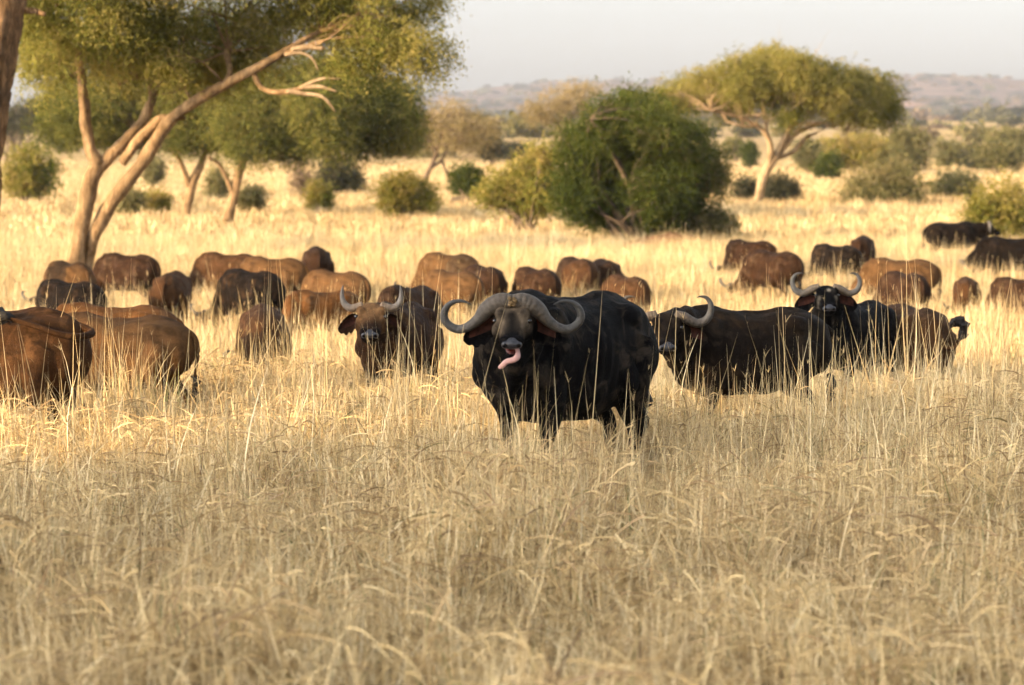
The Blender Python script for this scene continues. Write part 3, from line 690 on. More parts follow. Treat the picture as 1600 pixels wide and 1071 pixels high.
SH = [ # name, u, base v, Y, lobes, material, label, twigs
 ('small_shrub', 730, 295, 170, [(730, 275, 22, 17), (720, 283, 14, 12), (742, 280, 12, 14)], L_GREEN, 'small dark green shrub in open grass left of the straggly bush', 900),
 ('wide_shrub', 630, 325, 142, [(615, 300, 36, 20, .6), (650, 302, 32, 20, .45), (632, 285, 30, 16, .6), (670, 310, 16, 14, .4)], L_YELLOW, 'wide yellow-green shrub in front of the thin pale tree', 1500),
 ('dark_shrub', 530, 300, 185, [(525, 262, 26, 25), (545, 278, 22, 22, .4), (515, 275, 22, 20), (558, 290, 10, 10, .3)], L_DARK, 'dark grey-brown shrub left of the wide shrub', 1200),
 ('bare_shrub', 470, 298, 180, [(470, 275, 14, 14)], L_BROWN, 'leafless brown shrub beside the dark shrub', 160),
 ('small_shrub', 497, 320, 150, [(497, 300, 18, 18, .6), (505, 308, 14, 12)], L_YELLOW, 'small yellowish shrub in front of the dark shrub', 600),
 ('loose_bush', 42, 300, 165, [(45, 245, 30, 22, .5), (25, 270, 25, 25, .65), (60, 270, 25, 25, .45), (80, 262, 14, 16, .3), (40, 285, 30, 14, .6)], L_YELLOW, 'loose pale bush between the left edge trunk and the forked tree', 1500),
 ('small_shrub', 207, 335, 145, [(207, 315, 18, 18)], L_GREY, 'small olive shrub seen between the stems of the forked tree', 600),
 ('small_shrub', 246, 325, 147, [(246, 313, 17, 11, .6)], L_YELLOW, 'little low shrub left of the Y-shaped trunk', 420),
 ('small_shrub', 392, 322, 147, [(390, 308, 20, 12), (400, 304, 10, 10)], L_GREY, 'small round shrub right of the leaning trunk', 520),
 ('small_shrub', 340, 315, 172, [(342, 285, 16, 20, .5)], L_GREY, 'grey-green shrub behind the leaning trunk', 480),
 ('grey_shrub', 242, 280, 200, [(240, 262, 15, 14)], L_GREY, 'faint grey shrub beyond the fork of the large tree', 350),
 ('broad_bush', 1380, 318, 160, [(1350, 290, 34, 22, .6), (1385, 275, 42, 26, .6), (1420, 292, 32, 22, .45), (1380, 300, 60, 15, .4), (1400, 258, 18, 14, .6)], L_GREY, 'broad dusty olive bush right of the acacia', 2400),
 ('round_shrub', 1222, 308, 168, [(1215, 290, 25, 17, .4), (1235, 297, 16, 12, .4), (1165, 292, 20, 15, .5)], L_DARK, 'dark shrub at the foot of the acacia trunk', 1000),
 ('straggly_bush', 1555, 365, 106, [(1540, 315, 36, 24, .55), (1575, 300, 32, 28, .6), (1560, 340, 36, 22, .55), (1595, 330, 28, 32, .6), (1525, 330, 22, 18, .5)], L_YELLOW, 'loose yellow-green bush at the right edge behind the bulls', 1700),
 ('thin_bush', 1490, 312, 172, [(1490, 285, 32, 20, .5), (1470, 298, 20, 12, .5), (1515, 290, 18, 16, .5)], L_GREY, 'thin grey bush between the broad bush and the right edge bush', 900),
 ('small_shrub', 1298, 268, 235, [(1298, 255, 17, 12), (1285, 260, 10, 8)], L_GREEN, 'small green shrub beyond the right side of the acacia', 600),
 ('round_tree_bush', 1427, 262, 262, [(1427, 222, 29, 22), (1420, 240, 22, 14, .4), (1405, 215, 14, 16)], L_GREY, 'round grey-green bush standing beyond the broad bush', 1100),
 ('green_thicket', 1330, 255, 275, [(1300, 228, 26, 14, .7), (1330, 222, 28, 14, .8), (1360, 226, 30, 16, .7), (1385, 230, 20, 14, .7), (1340, 238, 42, 10, .6)], L_YELLOW, 'bright green thicket beneath the acacia crown', 1500),
 ('small_shrub', 1265, 258, 268, [(1262, 235, 22, 18, .4)], L_GREY, 'grey shrub left of the green thicket', 400),
 ('scrub_bush', 1485, 262, 300, [(1480, 235, 26, 20), (1505, 240, 22, 16)], L_GREY, 'dull olive scrub bush right of the round grey-green bush', 600),
 ('flat_topped_bush', 1555, 256, 262, [(1560, 232, 35, 14, .5), (1575, 240, 36, 14, .4), (1540, 242, 20, 12, .4)], L_GREY, 'low flat-topped grey bush near the right edge', 900),
 ('flat_topped_bush', 1580, 225, 330, [(1570, 212, 36, 10, .5), (1595, 216, 26, 10, .4)], L_GREY, 'farther flat-topped bush near the right edge', 700),
 ('scrub_bush', 1525, 258, 290, [(1525, 240, 18, 16, .5), (1540, 250, 14, 8)], L_DARK, 'brownish scrub left of the low flat-topped bush', 420),
 ('small_shrub', 1150, 232, 330, [(1145, 225, 16, 9), (1165, 230, 12, 7)], L_GREY, 'tiny grey shrub left of the acacia trunk', 260),
 ('scrub_bush', 1172, 245, 290, [(1172, 238, 9, 11, .4)], L_GREEN, 'tiny green shrub touching the acacia trunk', 220),
 ('dark_shrub', 765, 238, 300, [(765, 225, 13, 12), (775, 232, 10, 8), (755, 232, 10, 8)], L_DARK, 'dark shrub right of the thin pale tree', 420),
 ('low_scrub', 800, 240, 310, [(795, 233, 20, 8), (818, 234, 18, 7)], L_DARK, 'low brown scrub right of the dark far shrub', 420),
 ('scrub_bush', 785, 216, 380, [(770, 203, 10, 7, .6), (762, 206, 12, 7)], L_DRY, 'straw coloured scrub beyond the thin pale tree', 240),
 ('scrub_bush', 20, 205, 330, [(40, 180, 30, 16), (15, 185, 26, 14), (60, 165, 24, 12)], L_DARK, 'dusky scrub in the distance right of the left edge trunk', 600),
]
for i, (nm, u, vb, Y, lb, mat, lab, tw) in enumerate(SH):
    k = Y/150
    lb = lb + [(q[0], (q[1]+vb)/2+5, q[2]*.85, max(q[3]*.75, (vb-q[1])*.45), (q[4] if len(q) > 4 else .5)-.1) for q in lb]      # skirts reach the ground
    make_bush(nm, u, vb, Y, lb, mat, lab, group='scattered bushes of the plain', twigs=int(tw*1.25), twig=.55*k**.5, per=8, leaf=(.10*k, .045*k), seed=120+i, stems=7, boughs=14, shell=.05, lumpy=1.8, spread=.95)

# --- shade trees standing left of the car, out of the picture; their crowns shade the foreground
def shade_tree(w, t, label, seed, ht=(4.2, 11), rad=4.6):
    """w across the sunlight, t along it"""
    ca, sa = math.cos(SUN_BEHIND), math.sin(SUN_BEHIND)
    X, Y = -sa*w + ca*t, ca*w + sa*t
    root = empty('shade_tree', (X, Y, gz(X, Y)))
    g = np.random.default_rng(seed); lb = []
    for i in range(14):
        a = g.uniform(0, 6.283); r = rad*.62*math.sqrt(g.uniform())
        lb.append([r*math.cos(a), r*math.sin(a), g.uniform(ht[0]+1.0, ht[1]-1.0), rad*.45, rad*.45, 1.3, .5])
    mb = MB(); mb.tube([(0, 0, -.2), (.1, 0, 1.2), (.2, .1, 2.6), (.1, .2, 4)], [.5, .38, .33, .3], 14, 12)
    for i in range(5):
        a = i*1.26+.3; mb.tube([(.1, .15, 2.6), (math.cos(a)*1.2, math.sin(a)*1.2, 4.2), (math.cos(a)*2.8, math.sin(a)*2.8, 6.5)], [.22, .16, .06], 12, 8)
    link('trunk', roughen(mb, .03, seed), root, B_TAN)
    link('crown', foliage(lb, 5200, .6, 9, (.26, .11), .3, seed, .05), root, L_OLIVE)
    tag(root, label, 'tree', 'trees shading the foreground')
for w, t_, lab, ht, rad, sd in [(9.0, -15, 'shade tree beside the car, outside the picture', (4.2, 11), 4.6, 300), (13.6, -16, 'middle shade tree left of the view, outside the picture', (4.2, 11), 4.6, 301),
                       (19.2, -14.5, 'shade tree nearest the herd, outside the picture', (4.2, 11), 4.6, 302), (26.9, -14, 'flat-topped shade tree beyond the others, outside the picture', (7.5, 10.3), 3.0, 303),
                       (93.0, 20.0, 'tall tree beyond the left edge, outside the picture', (6, 9.6), 4.2, 304)]:
    shade_tree(w, t_, lab, sd, ht, rad)

# --- distant scrub on the plain and hills, too far to count
def scrub_mesh(seed, n):
    g = np.random.default_rng(seed)
    lb = [[g.normal(0, .5), g.normal(0, .5), g.uniform(.5, 1.1), g.uniform(.5, 1.0), g.uniform(.5, 1.0), g.uniform(.35, .6), g.uniform(.3, .7)] for _ in range(5)]
    return foliage(lb, n, .35, 5, (.30, .14), 0, seed, .3)
def far_scrub(name, mats, n, y0, y1, s0, s1, label, seed):
    g = np.random.default_rng(seed)
    Y = y0 + (y1-y0)*g.uniform(0, 1, n)**.8
    X = g.uniform(-1, 1, n)*(.20*Y+60)
    clump = np.sin(X*.021+Y*.013+seed)+np.sin(X*.05-Y*.009)+g.normal(0, .7, n)
    ok = clump > -.1
    X, Y = X[ok], Y[ok]; n = len(X)
    vs = [scrub_mesh(seed*10+i, 90) for i in range(5)]
    for i, v in enumerate(vs): v.materials.append(mats[i % len(mats)])
    s = g.uniform(s0, s1, n)*g.uniform(.7, 1.2, n)
    scatter(name, np.stack([X, Y, ground(X, Y)-.1], 1), np.stack([np.zeros(n), np.zeros(n), g.uniform(0, 6.28, n)], 1),
            np.stack([s*1.25, s*1.25, s], 1), g.integers(0, 5, n), vs, mats[0], label, 'scrub')
far_scrub('plain_scrub', [L_GREY, L_DARK, L_DRY, L_GREY, L_BROWN], 800, 360, 1500, .9, 2.6, 'scattered scrub across the far plain', 4)
far_scrub('hill_scrub', [L_DARK, L_BROWN, L_GREY, L_DARK, L_BROWN], 6500, 1500, 6100, 2.6, 6.5, 'dry scrub covering the hazy hills', 5)

# --- small things on the plain
def fallen_log(u, Y, label):
    X = (u-800)/ppm(Y); root = empty('fallen_log', (X, Y, gz(X, Y)), .15)
    mb = MB(); mb.tube([(-1.5, 0, .22), (-.5, .1, .28), (.6, 0, .24), (1.4, .1, .18)], [.22, .24, .18, .1], 18, 10)
    link('trunk', roughen(mb, .04, 77), root, B_GREY)
    for k, (a, b) in enumerate([((-.6, .1, .3), (-1.0, .5, .95)), ((.3, 0, .3), (.8, -.4, .8)), ((.9, .1, .25), (1.7, .4, .55))]):
        m2 = MB(); m2.tube([a, ((a[0]+b[0])/2, (a[1]+b[1])/2+.05, (a[2]+b[2])/2+.06), b], [.09, .06, .02], 10, 7)
        link('branch', m2.mesh('branch'), root, B_GREY)
    tag(root, label, 'log')
fallen_log(745, 168, 'grey fallen log in the grass below the small dark green shrub')
def earth_mound(u, Y, label):
    X = (u-800)/ppm(Y); root = empty('earth_mound', (X, Y, gz(X, Y)))
    mb = MB(); g = np.random.default_rng(5)
    for _ in range(9): mb.ball((g.normal(0, .7), g.normal(0, .4), .12), (g.uniform(.5, .9), g.uniform(.4, .7), g.uniform(.3, .65)))
    link('mound', roughen(mb, .06, 88), root, bark_material('red_earth', (0.16, 0.07, 0.03), (0.36, 0.18, 0.08)))
    tag(root, label, 'mound')
earth_mound(1042, 109.5, 'low reddish earth mound at the foot of the dense bush')
# ------------------------------------------------------------------ buffalo
def coat_material():
    m, nt, b = material('buffalo_coat')
    tc = nt.new('TexCoord'); obj = tc.outputs['Object']
    base = nt.attr('coat', 'OBJECT')                    # the animal's own coat colour
    mp = nt.new('Mapping'); nt.link(obj, mp.inputs[0]); mp.inputs['Scale'].default_value = (1.0, 2.0, 2.4)
    n1 = nt.noise(mp.outputs[0], 3.2, 5, 0.6, 0.6)
    n2 = nt.noise(obj, 1.1, 3, 0.5)
    mp2 = nt.new('Mapping'); nt.link(obj, mp2.inputs[0]); mp2.inputs['Scale'].default_value = (14, 30, 6)
    mp2.inputs['Rotation'].default_value = (0, 0.5, 0)
    hair = nt.noise(mp2.outputs[0], 4.0, 4, 0.7, 0.4)
    hairf = nt.noise(mp2.outputs[0], 11.0, 2, 0.7, 0.2)
    dark = nt.mix(1.0, base.outputs['Color'], nt.ramp(n1, [(0.3, (0.55,)*3), (0.5, (1, 1, 1)), (0.72, (1.35, 1.25, 1.15))]), 'MULTIPLY')
    dark = nt.mix(1.0, dark, nt.ramp(hair, [(0.25, (0.7,)*3), (0.75, (1.3, 1.27, 1.22))]), 'MULTIPLY')
    dark = nt.mix(1.0, dark, nt.ramp(hairf, [(0.3, (0.72,)*3), (0.7, (1.3, 1.28, 1.25))]), 'MULTIPLY')
    # sparse hair: darker legs, belly line and ridge
    leg = nt.attr('leg').outputs['Fac']
    dark = nt.mix(nt.math('MULTIPLY', leg, 0.65), dark, (0.005, 0.0035, 0.003))
    # dried mud and dust on the hide
    dust = nt.attr('dust').outputs['Fac']
    patch = nt.ramp(nt.noise(obj, 5.0, 6, 0.65, 1.0), [(0.5, (0, 0, 0)), (0.68, (1, 1, 1))])
    dcol = nt.attr('dust_colour', 'OBJECT')
    am = nt.attr('dust_amount', 'OBJECT').outputs['Fac']
    fac = nt.math('MULTIPLY', patch, am)
    fac = nt.math('MAXIMUM', fac, nt.math('MULTIPLY', dust, nt.ramp(nt.noise(obj, 22, 4, 0.6), [(0.3, (0.45,)*3), (0.65, (1,)*3)])), True)
    col = nt.mix(fac, dark, dcol.outputs['Color'])
    blk = nt.attr('dark').outputs['Fac']
    col = nt.mix(blk, col, (0.004, 0.0038, 0.0045))
    nt.link(col, b.inputs['Base Color'])
    b.inputs['Roughness'].default_value = 0.62
    b.inputs['Specular IOR Level'].default_value = 0.035
    h = nt.math('ADD', nt.math('MULTIPLY', hair, 0.5), nt.math('MULTIPLY', hairf, 0.4))
    h = nt.math('ADD', h, nt.math('MULTIPLY', nt.noise(obj, 9, 4, 0.6), 0.6))
    nt.link(nt.bump(h, 0.85, 0.03), b.inputs['Normal'])
    return m
def horn_material():
    m, nt, b = material('buffalo_horn')
    t = nt.attr('along').outputs['Fac']
    tc = nt.new('TexCoord'); obj = tc.outputs['Object']
    n = nt.noise(obj, 26, 5, 0.7, 0.5)
    c = nt.ramp(t, [(0.0, (0.095, 0.070, 0.046)), (0.25, (0.078, 0.062, 0.046)), (0.5, (0.070, 0.067, 0.063)), (1.0, (0.03, 0.029, 0.028))])
    tint = nt.attr('horn_colour', 'OBJECT').outputs['Color']
    c = nt.mix(1.0, c, tint, 'MULTIPLY')
    c = nt.mix(1.0, c, nt.ramp(n, [(0.3, (0.5,)*3), (0.7, (1.45,)*3)]), 'MULTIPLY')
    nt.link(c, b.inputs['Base Color'])
    b.inputs['Roughness'].default_value = 0.55
    wv = nt.math('SINE', nt.math('MULTIPLY', nt.math('ADD', t, nt.math('MULTIPLY', n, 0.03)), 150))
    fade = nt.math('SUBTRACT', 1.0, nt.math('MULTIPLY', t, 1.2), True)
    h = nt.math('ADD', nt.math('MULTIPLY', nt.math('MULTIPLY', wv, fade), 0.12), n)
    nt.link(nt.bump(h, 0.7, 0.02), b.inputs['Normal'])
    return m
def simple_material(name, col, rough=0.5, spec=0.4, bump=None, vary=0.25, scale=20):
    m, nt, b = material(name)
    tc = nt.new('TexCoord')
    n = nt.noise(tc.outputs['Object'], scale, 4, 0.6)
    lo = tuple(c*(1-vary) for c in col); hi = tuple(min(1, c*(1+vary)) for c in col)
    nt.link(nt.ramp(n, [(0.3, lo), (0.7, hi)]), b.inputs['Base Color'])
    b.inputs['Roughness'].default_value = rough; b.inputs['Specular IOR Level'].default_value = spec
    if bump: nt.link(nt.bump(n, bump, 0.01), b.inputs['Normal'])
    return m
M_COAT = coat_material(); M_HORN = horn_material()
M_NOSE = simple_material('wet_nose', (0.022, 0.022, 0.027), 0.3, 0.5, 0.4, 0.4, 60)
M_EYE = simple_material('eye', (0.006, 0.004, 0.003), 0.06, 0.6)
M_NOSTRIL = simple_material('nostril', (0.004, 0.003, 0.003), 0.8, 0.1)
M_TONGUE = simple_material('tongue', (0.46, 0.26, 0.235), 0.4, 0.5, 0.3, 0.12, 40)
M_MOUTH = simple_material('mouth_lining', (0.07, 0.012, 0.010), 0.4, 0.4)
M_EAR = simple_material('ear_inner', (0.045, 0.014, 0.008), 0.8, 0.2, 0.3, 0.5, 30)
M_HOOF = simple_material('hoof', (0.02, 0.017, 0.014), 0.6, 0.3)
M_MUD = simple_material('dry_mud', (0.15, 0.10, 0.05), 0.95, 0.1, 0.8, 0.3, 60)
M_TAILHAIR = simple_material('tail_hair', (0.012, 0.010, 0.009), 0.7, 0.3, 0.8, 0.5, 40)

HORNS = {   # lateral, up, forward, radius up/down, radius front/back  (from the middle of the forehead)
 'bull': [(0.010, -.012, .035, .074, .062), (.09, -.004, .035, .082, .068), (.17, -.034, .028, .084, .066), (.244, -.088, .015, .074, .060),
          (.32, -.175, .0, .052, .046), (.42, -.243, -.03, .043, .040), (.51, -.258, -.05, .040, .038), (.594, -.21, -.05, .037, .036),
          (.627, -.136, -.04, .036, .036), (.60, -.055, -.02, .029, .029), (.536, -.008, .0, .021, .021), (.45, .0, .02, .013, .013), (.375, -.03, .03, .004, .004)],
 'cow': [(.10, -.045, .0, .050, .048), (.19, -.07, -.01, .054, .05), (.27, -.115, -.02, .052, .05), (.345, -.135, -.03, .047, .047), (.43, -.10, -.03, .042, .042),
         (.475, -.02, -.03, .036, .036), (.475, .07, -.02, .029, .029), (.43, .135, -.01, .02, .02), (.365, .15, .01, .010, .010), (.325, .14, .015, .003, .003)],
 'young': [(.10, -.05, .0, .040, .04), (.17, -.075, -.01, .042, .042), (.235, -.08, -.015, .040, .04), (.295, -.035, -.015, .033, .033),
           (.32, .04, -.01, .025, .025), (.318, .12, .0, .014, .014), (.305, .17, .005, .003, .003)],
}
EARS_DROOP = {'bull': -.05, 'cow': -.02, 'young': -.02}

def remeshed(name, mb, voxel, smooth_it=6):
    me = mb.mesh(name + '_cage')
    o = bpy.data.objects.new('tmp', me); COL.objects.link(o)
    r = o.modifiers.new('r', 'REMESH'); r.mode = 'VOXEL'; r.voxel_size = voxel; r.use_smooth_shade = True
    s = o.modifiers.new('s', 'SMOOTH'); s.factor = 0.5; s.iterations = smooth_it
    dg = bpy.context.evaluated_depsgraph_get()
    out = bpy.data.meshes.new_from_object(o.evaluated_get(dg)); out.name = name
    bpy.data.objects.remove(o); bpy.data.meshes.remove(me)
    return out

def vnoise(P, s, seed):
    r = np.random.default_rng(seed); out = np.zeros(len(P))
    for k in range(5):
        d = r.normal(size=3)*s*(1+k*0.5); out += np.sin(P @ d + r.uniform(0, 6.28))/(1+k*0.5)
    return out/2

def buffalo_meshes(key, poll=(1.42, 0, 1.44), head_yaw=0.0, head_pitch=0.0, head_roll=0.0, horns='bull', voxel=0.03, bulk=1.0,
                   legs=(0, 0, 0, 0), jaw=0.0, tail='down', face=None, neck=1.0, detail=True, head_scale=1.0, belly=0.0, deep=0.0, ear=1.0):
    """meshes of one animal in one pose. Local: +X forward, +Z up, withers 1.54 m. legs: forward swing of FL, FR, HL, HR"""
    mb = MB()
    # torso
    T = np.array([(-1.04, 1.02, .05, .09), (-1.0, 1.02, .14, .20), (-.93, 1.025, .22, .285), (-.80, 1.03, .29, .355), (-.64, 1.03, .335, .40), (-.46, 1.01, .36, .43), (-.2, .965-belly*.5, .395+belly, .445+belly*.5),
                  (.1, .955-belly*.5, .405+belly, .455+belly*.5), (.38, .98, .385, .47), (.6, 1.0, .35, .48), (.8, 1.0, .30, .42), (.97, .99, .22, .31), (1.07, .96, .10, .15)])
    T[:, 1] -= deep*.5; T[:, 3] += deep*.5*(T[:, 3]/.47)
    P = catmull(T, 44); P[:, 2:] = np.maximum(P[:, 2:], .02)
    C = np.stack([P[:, 0], P[:, 0]*0, P[:, 1]], 1)
    V, F, Tr = loft(C, P[:, 2]*bulk, P[:, 3], (0, 0, 1), 28, 2.25)
    mb.add(V, F, Tr)
    mb.tube([(-.97, 0, 1.22), (-.72, 0, 1.34), (-.45, 0, 1.37), (-.2, 0, 1.36), (.2, 0, 1.36), (.55, 0, 1.40), (.8, 0, 1.37)], [.05, .10, .10, .08, .08, .10, .10], 20)  # spine and withers
    for s in (-1, 1):     # hip bones, shoulder blades
        mb.ball((-.50, s*.22*bulk, 1.26), (.20, .12, .13)); mb.ball((-.93, s*.11, 1.14), (.07, .06, .09)); mb.ball((-.84, s*.17*bulk, .98), (.15, .13, .26))
        mb.ball((.62, s*.27*bulk, 1.08), (.19, .11, .30)); mb.ball((.80, s*.22*bulk, .92), (.16, .12, .18))
        mb.ball((-.36, s*.30*bulk, .80), (.16, .11, .16))
    # head frame
    poll = np.array(poll, float)
    cy, sy = math.cos(head_yaw), math.sin(head_yaw)
    Fh = np.array((cy, sy, 0.)); Bl = np.array((-sy, cy, 0.)); U = np.array((0, 0, 1.))
    cp, sp = math.cos(head_pitch), math.sin(head_pitch)
    Fw = Fh*cp + U*sp; Uw = U*cp - Fh*sp                     # positive pitch lifts the muzzle
    cr, sr = math.cos(head_roll), math.sin(head_roll)
    Bw = Bl*cr + Uw*sr; Uw = Uw*cr - Bl*sr
    a50 = math.radians(50)
    d = math.sin(a50)*Fw - math.cos(a50)*Uw; n = math.cos(a50)*Fw + math.sin(a50)*Uw
    hs = head_scale
    def H(a, b, c): return poll + hs*(d*a + Bw*b + n*c)          # along the face, sideways, out of the face
    def R(lat, up, fw): return poll + hs*(Bw*lat + Uw*up + Fw*fw)
    # neck
    e = H(.10, 0, -.20); e2 = H(.06, 0, -.10)
    sh = np.array((.62, 0, 1.10)); mid = (sh*.45 + e*.55) + np.array((0, 0, .02))
    k = neck
    mb.tube([(.45, 0, 1.06), (.80, 0, 1.10), mid*.7+np.array((.80, 0, 1.10))*.3, mid*.45+e*.55, e], [(.30*bulk, .40), (.275*k, .375), (.235*k, .32), (.185*k, .235), (.15, .17)], 22, 22)
    mb.tube([(.5, 0, 1.34), (.82, 0, 1.32), (np.array((.82, 0, 1.32))+e2)/2+np.array((0, 0, .03)), e2], [.12, .13, .12, .10], 14)
    # dewlap
    j0 = H(.26, 0, -.30)
    mb.tube([(.86, 0, .80), (mid+j0)/2 - np.array((0, 0, .12)), j0], [(.11, .2), (.08, .12), (.05, .05)], 12)
    # skull
    rings = np.array([(-.07, .07, -.07, -.17), (0.0, .135, -.01, -.26), (.10, .150, .005, -.30), (.19, .150, .0, -.305), (.27, .125, -.005, -.28),
                      (.35, .108, -.015, -.235), (.42, .105, -.022, -.20), (.49, .110, -.025, -.175), (.54, .092, -.04, -.155), (.57, .05, -.07, -.125)])
    if jaw > 0:
        rings[6:, 3] += .035; rings[7:, 3] += .02
    Pk = catmull(rings, 26)
    Cc = np.array([H(r[0], 0, (r[2]+r[3])/2) for r in Pk])
    V, F, Tr = loft(Cc, Pk[:, 1]*hs, (Pk[:, 2]-Pk[:, 3])/2*hs, n, 20, 2.3)
    mb.add(V, F, Tr)
    mb.tube([H(.16, 0, -.27), H(.32, 0, -.25-jaw*.4), H(.43, 0, -.205-jaw), H(.50, 0, -.175-jaw), H(.525, 0, -.165-jaw)], [(.10*hs, .05*hs), (.075*hs, .045*hs), (.062*hs, .036*hs), (.060*hs, .03*hs), (.04*hs, .02*hs)], 14, 12, hint=n)
    for s in (-1, 1):
        mb.ball(H(.155, s*.115, -.015), (.055*hs,)*3); mb.ball(H(.235, s*.125, -.075), (.05*hs, .04*hs, .05*hs))
        mb.ball(H(.20, s*.12, -.18), (.09*hs, .06*hs, .1*hs)); mb.ball(H(.48, s*.065, -.05), (.055*hs,)*3)
        if horns == 'bull':
            mb.ball(H(.02, s*.09, -.03), (.09*hs,)*3)
    # legs
    for i, s in enumerate((1, -1)):
        w = legs[i]
        mb.tube([(.60, s*.20*bulk, 1.02), (.60+w*.15, s*.225, .74), (.57+w*.4, s*.215, .56), (.60+w*.8, s*.205, .37), (.59+w*.85, s*.20, .22), (.60+w*.95, s*.20, .10), (.635+w, s*.20, .045)],
                [(.16, .15), (.13, .12), (.092, .085), (.066, .066), (.048, .048), (.058, .058), (.066, .06)], 30, 14, hint=(0, 1, 0))
        w = legs[2+i]
        mb.tube([(-.66, s*.17*bulk, 1.06), (-.60+w*.2, s*.225*bulk, .82), (-.62+w*.4, s*.225, .60), (-.79+w*.7, s*.205, .43), (-.79+w*.8, s*.20, .24), (-.76+w*.95, s*.20, .10), (-.72+w, s*.20, .045)],
                [(.21, .24), (.165, .21), (.105, .13), (.064, .075), (.050, .052), (.058, .058), (.064, .06)], 32, 14, hint=(0, 1, 0))
    body = remeshed(key + '_body', mb, voxel, 6 if voxel < .03 else 3)
    nv = len(body.vertices); co = np.empty(nv*3, np.float32); body.vertices.foreach_get('co', co); co = co.reshape(-1, 3).astype(float)
    no = np.empty(nv*3, np.float32); body.vertices.foreach_get('normal', no); no = no.reshape(-1, 3)
    torso = np.clip(1 - np.abs(co[:, 0])/1.0, 0, 1)
    # ribs, skin folds on neck and shoulder, lumpy muscle
    disp = .012*vnoise(co, 5, 3) + .004*vnoise(co, 16, 5)
    disp += .006*np.sin(co[:, 0]*46 + co[:, 2]*8)*np.exp(-((co[:, 0]-.1)/.32)**2)*np.exp(-((co[:, 2]-.95)/.25)**2)
    fold = np.exp(-((co[:, 0]-.93)/.16)**2)*np.clip((co[:, 2]-.6)/.3, 0, 1)
    disp += .014*fold*np.sin(co[:, 0]*38 + co[:, 2]*14 + 3*vnoise(co, 4, 9))
    hd = np.linalg.norm(co-(H(.25, 0, -.15)), axis=1)
    disp *= np.clip((hd-.25)/.2, .15, 1)
    co = co + no*disp[:, None]
    body.vertices.foreach_set('co', co.astype(np.float32).ravel())
    # head coordinates for markings
    rel = (co - poll)/hs; a = rel @ d; b = rel @ Bw; c = rel @ n
    inhead = (np.linalg.norm(co - H(.25, 0, -.12), axis=1) < .42*hs)
    dust = np.zeros(nv); dark = np.zeros(nv)
    if face == 'muddy':      # forehead, brows and cheeks crusted with pale mud; dark nose bridge and muzzle
        dust = inhead*np.clip((c+.20)/.10, 0, 1)*np.clip((.42-a)/.12, 0, 1)*.95
        dark = inhead*np.clip(1-np.abs(b)/(.05+.22*np.clip(a-.12, 0, 1)), 0, 1)**.35*np.clip((a-.11)/.06, 0, 1)*.95
        for s in (-1, 1):
            dark = np.maximum(dark, np.exp(-(((a-.17)/.045)**2+((b-s*.10)/.05)**2))*inhead*(c > -.12)*.8)
            dark = np.maximum(dark, np.exp(-(((a-.30)/.07)**2+((b-s*.135)/.035)**2))*inhead*.7)
            dust = np.maximum(dust, inhead*np.exp(-(((b-s*.075)/.016)**2))*np.clip((a-.2)/.04, 0, 1)*np.clip((.44-a)/.05, 0, 1)*(c > -.12))
        dark = np.maximum(dark, inhead*np.clip((a-.40)/.05, 0, 1)*.9)
    else:
        dark = inhead*np.clip((a-.36)/.12, 0, 1)*.8
        if face == 'pale':
            dust = inhead*np.clip((c+.15)/.1, 0, 1)*np.clip((.36-a)/.16, 0, 1)*.75
            for s in (-1, 1): dust = np.maximum(dust, .8*inhead*np.exp(-(((a-.26)/.03)**2+((b-s*.11)/.03)**2)))
        if face == 'star':
            dust = inhead*np.exp(-(((a-.15)/.03)**2+((b-.02)/.022)**2))*(c > -.1)*1.6
            for s in (-1, 1): dust = np.maximum(dust, .7*inhead*np.exp(-(((a-.27)/.022)**2+((b-s*.12)/.022)**2)))
    leg = np.clip((.62-co[:, 2])/.3, 0, 1)*(~inhead)
    ridge = np.exp(-(co[:, 1]/.10)**2)*np.clip((co[:, 2]-1.2)/.12, 0, 1)*(~inhead)     # dark hair along the spine
    leg = np.maximum(leg, .75*ridge)
    for nm, arr in (('dust', np.clip(dust, 0, 1)), ('dark', np.clip(dark, 0, 1)), ('leg', leg)):
        at = body.attributes.new(nm, 'FLOAT', 'POINT'); at.data.foreach_set('value', arr.astype(np.float32))
    body.polygons.foreach_set('use_smooth', np.ones(len(body.polygons), bool))
    body.materials.append(M_COAT)
    parts = [('body', body, None)]
    # horns
    if horns:
        for s in (1, -1):
            hp = np.array(HORNS[horns])
            Pn = catmull(hp, 44); Pn[:, 3:] = np.maximum(Pn[:, 3:], .002)
            Cn = np.array([R(s*q[0], q[1], q[2]) for q in Pn])
            ru, rv = Pn[:, 4]*hs, Pn[:, 3]*hs
            rough = 1 + (.010*np.sin(np.arange(44)*2.6))*np.clip(1-np.arange(44)/26, 0, 1)
            V, F, Tr = loft(Cn, rv*rough, ru*rough, Fw, 14)
            along = np.concatenate([np.repeat(np.linspace(0, 1, 44), 14), [0, 1]])
            me = mesh_np(key+'_horn', V, [F, Tr], True, {'along': along}); me.materials.append(M_HORN)
            parts.append(('horn', me, None))
    # ears: folded leaf with a ragged fringe
    dr = EARS_DROOP.get(horns, -.02)
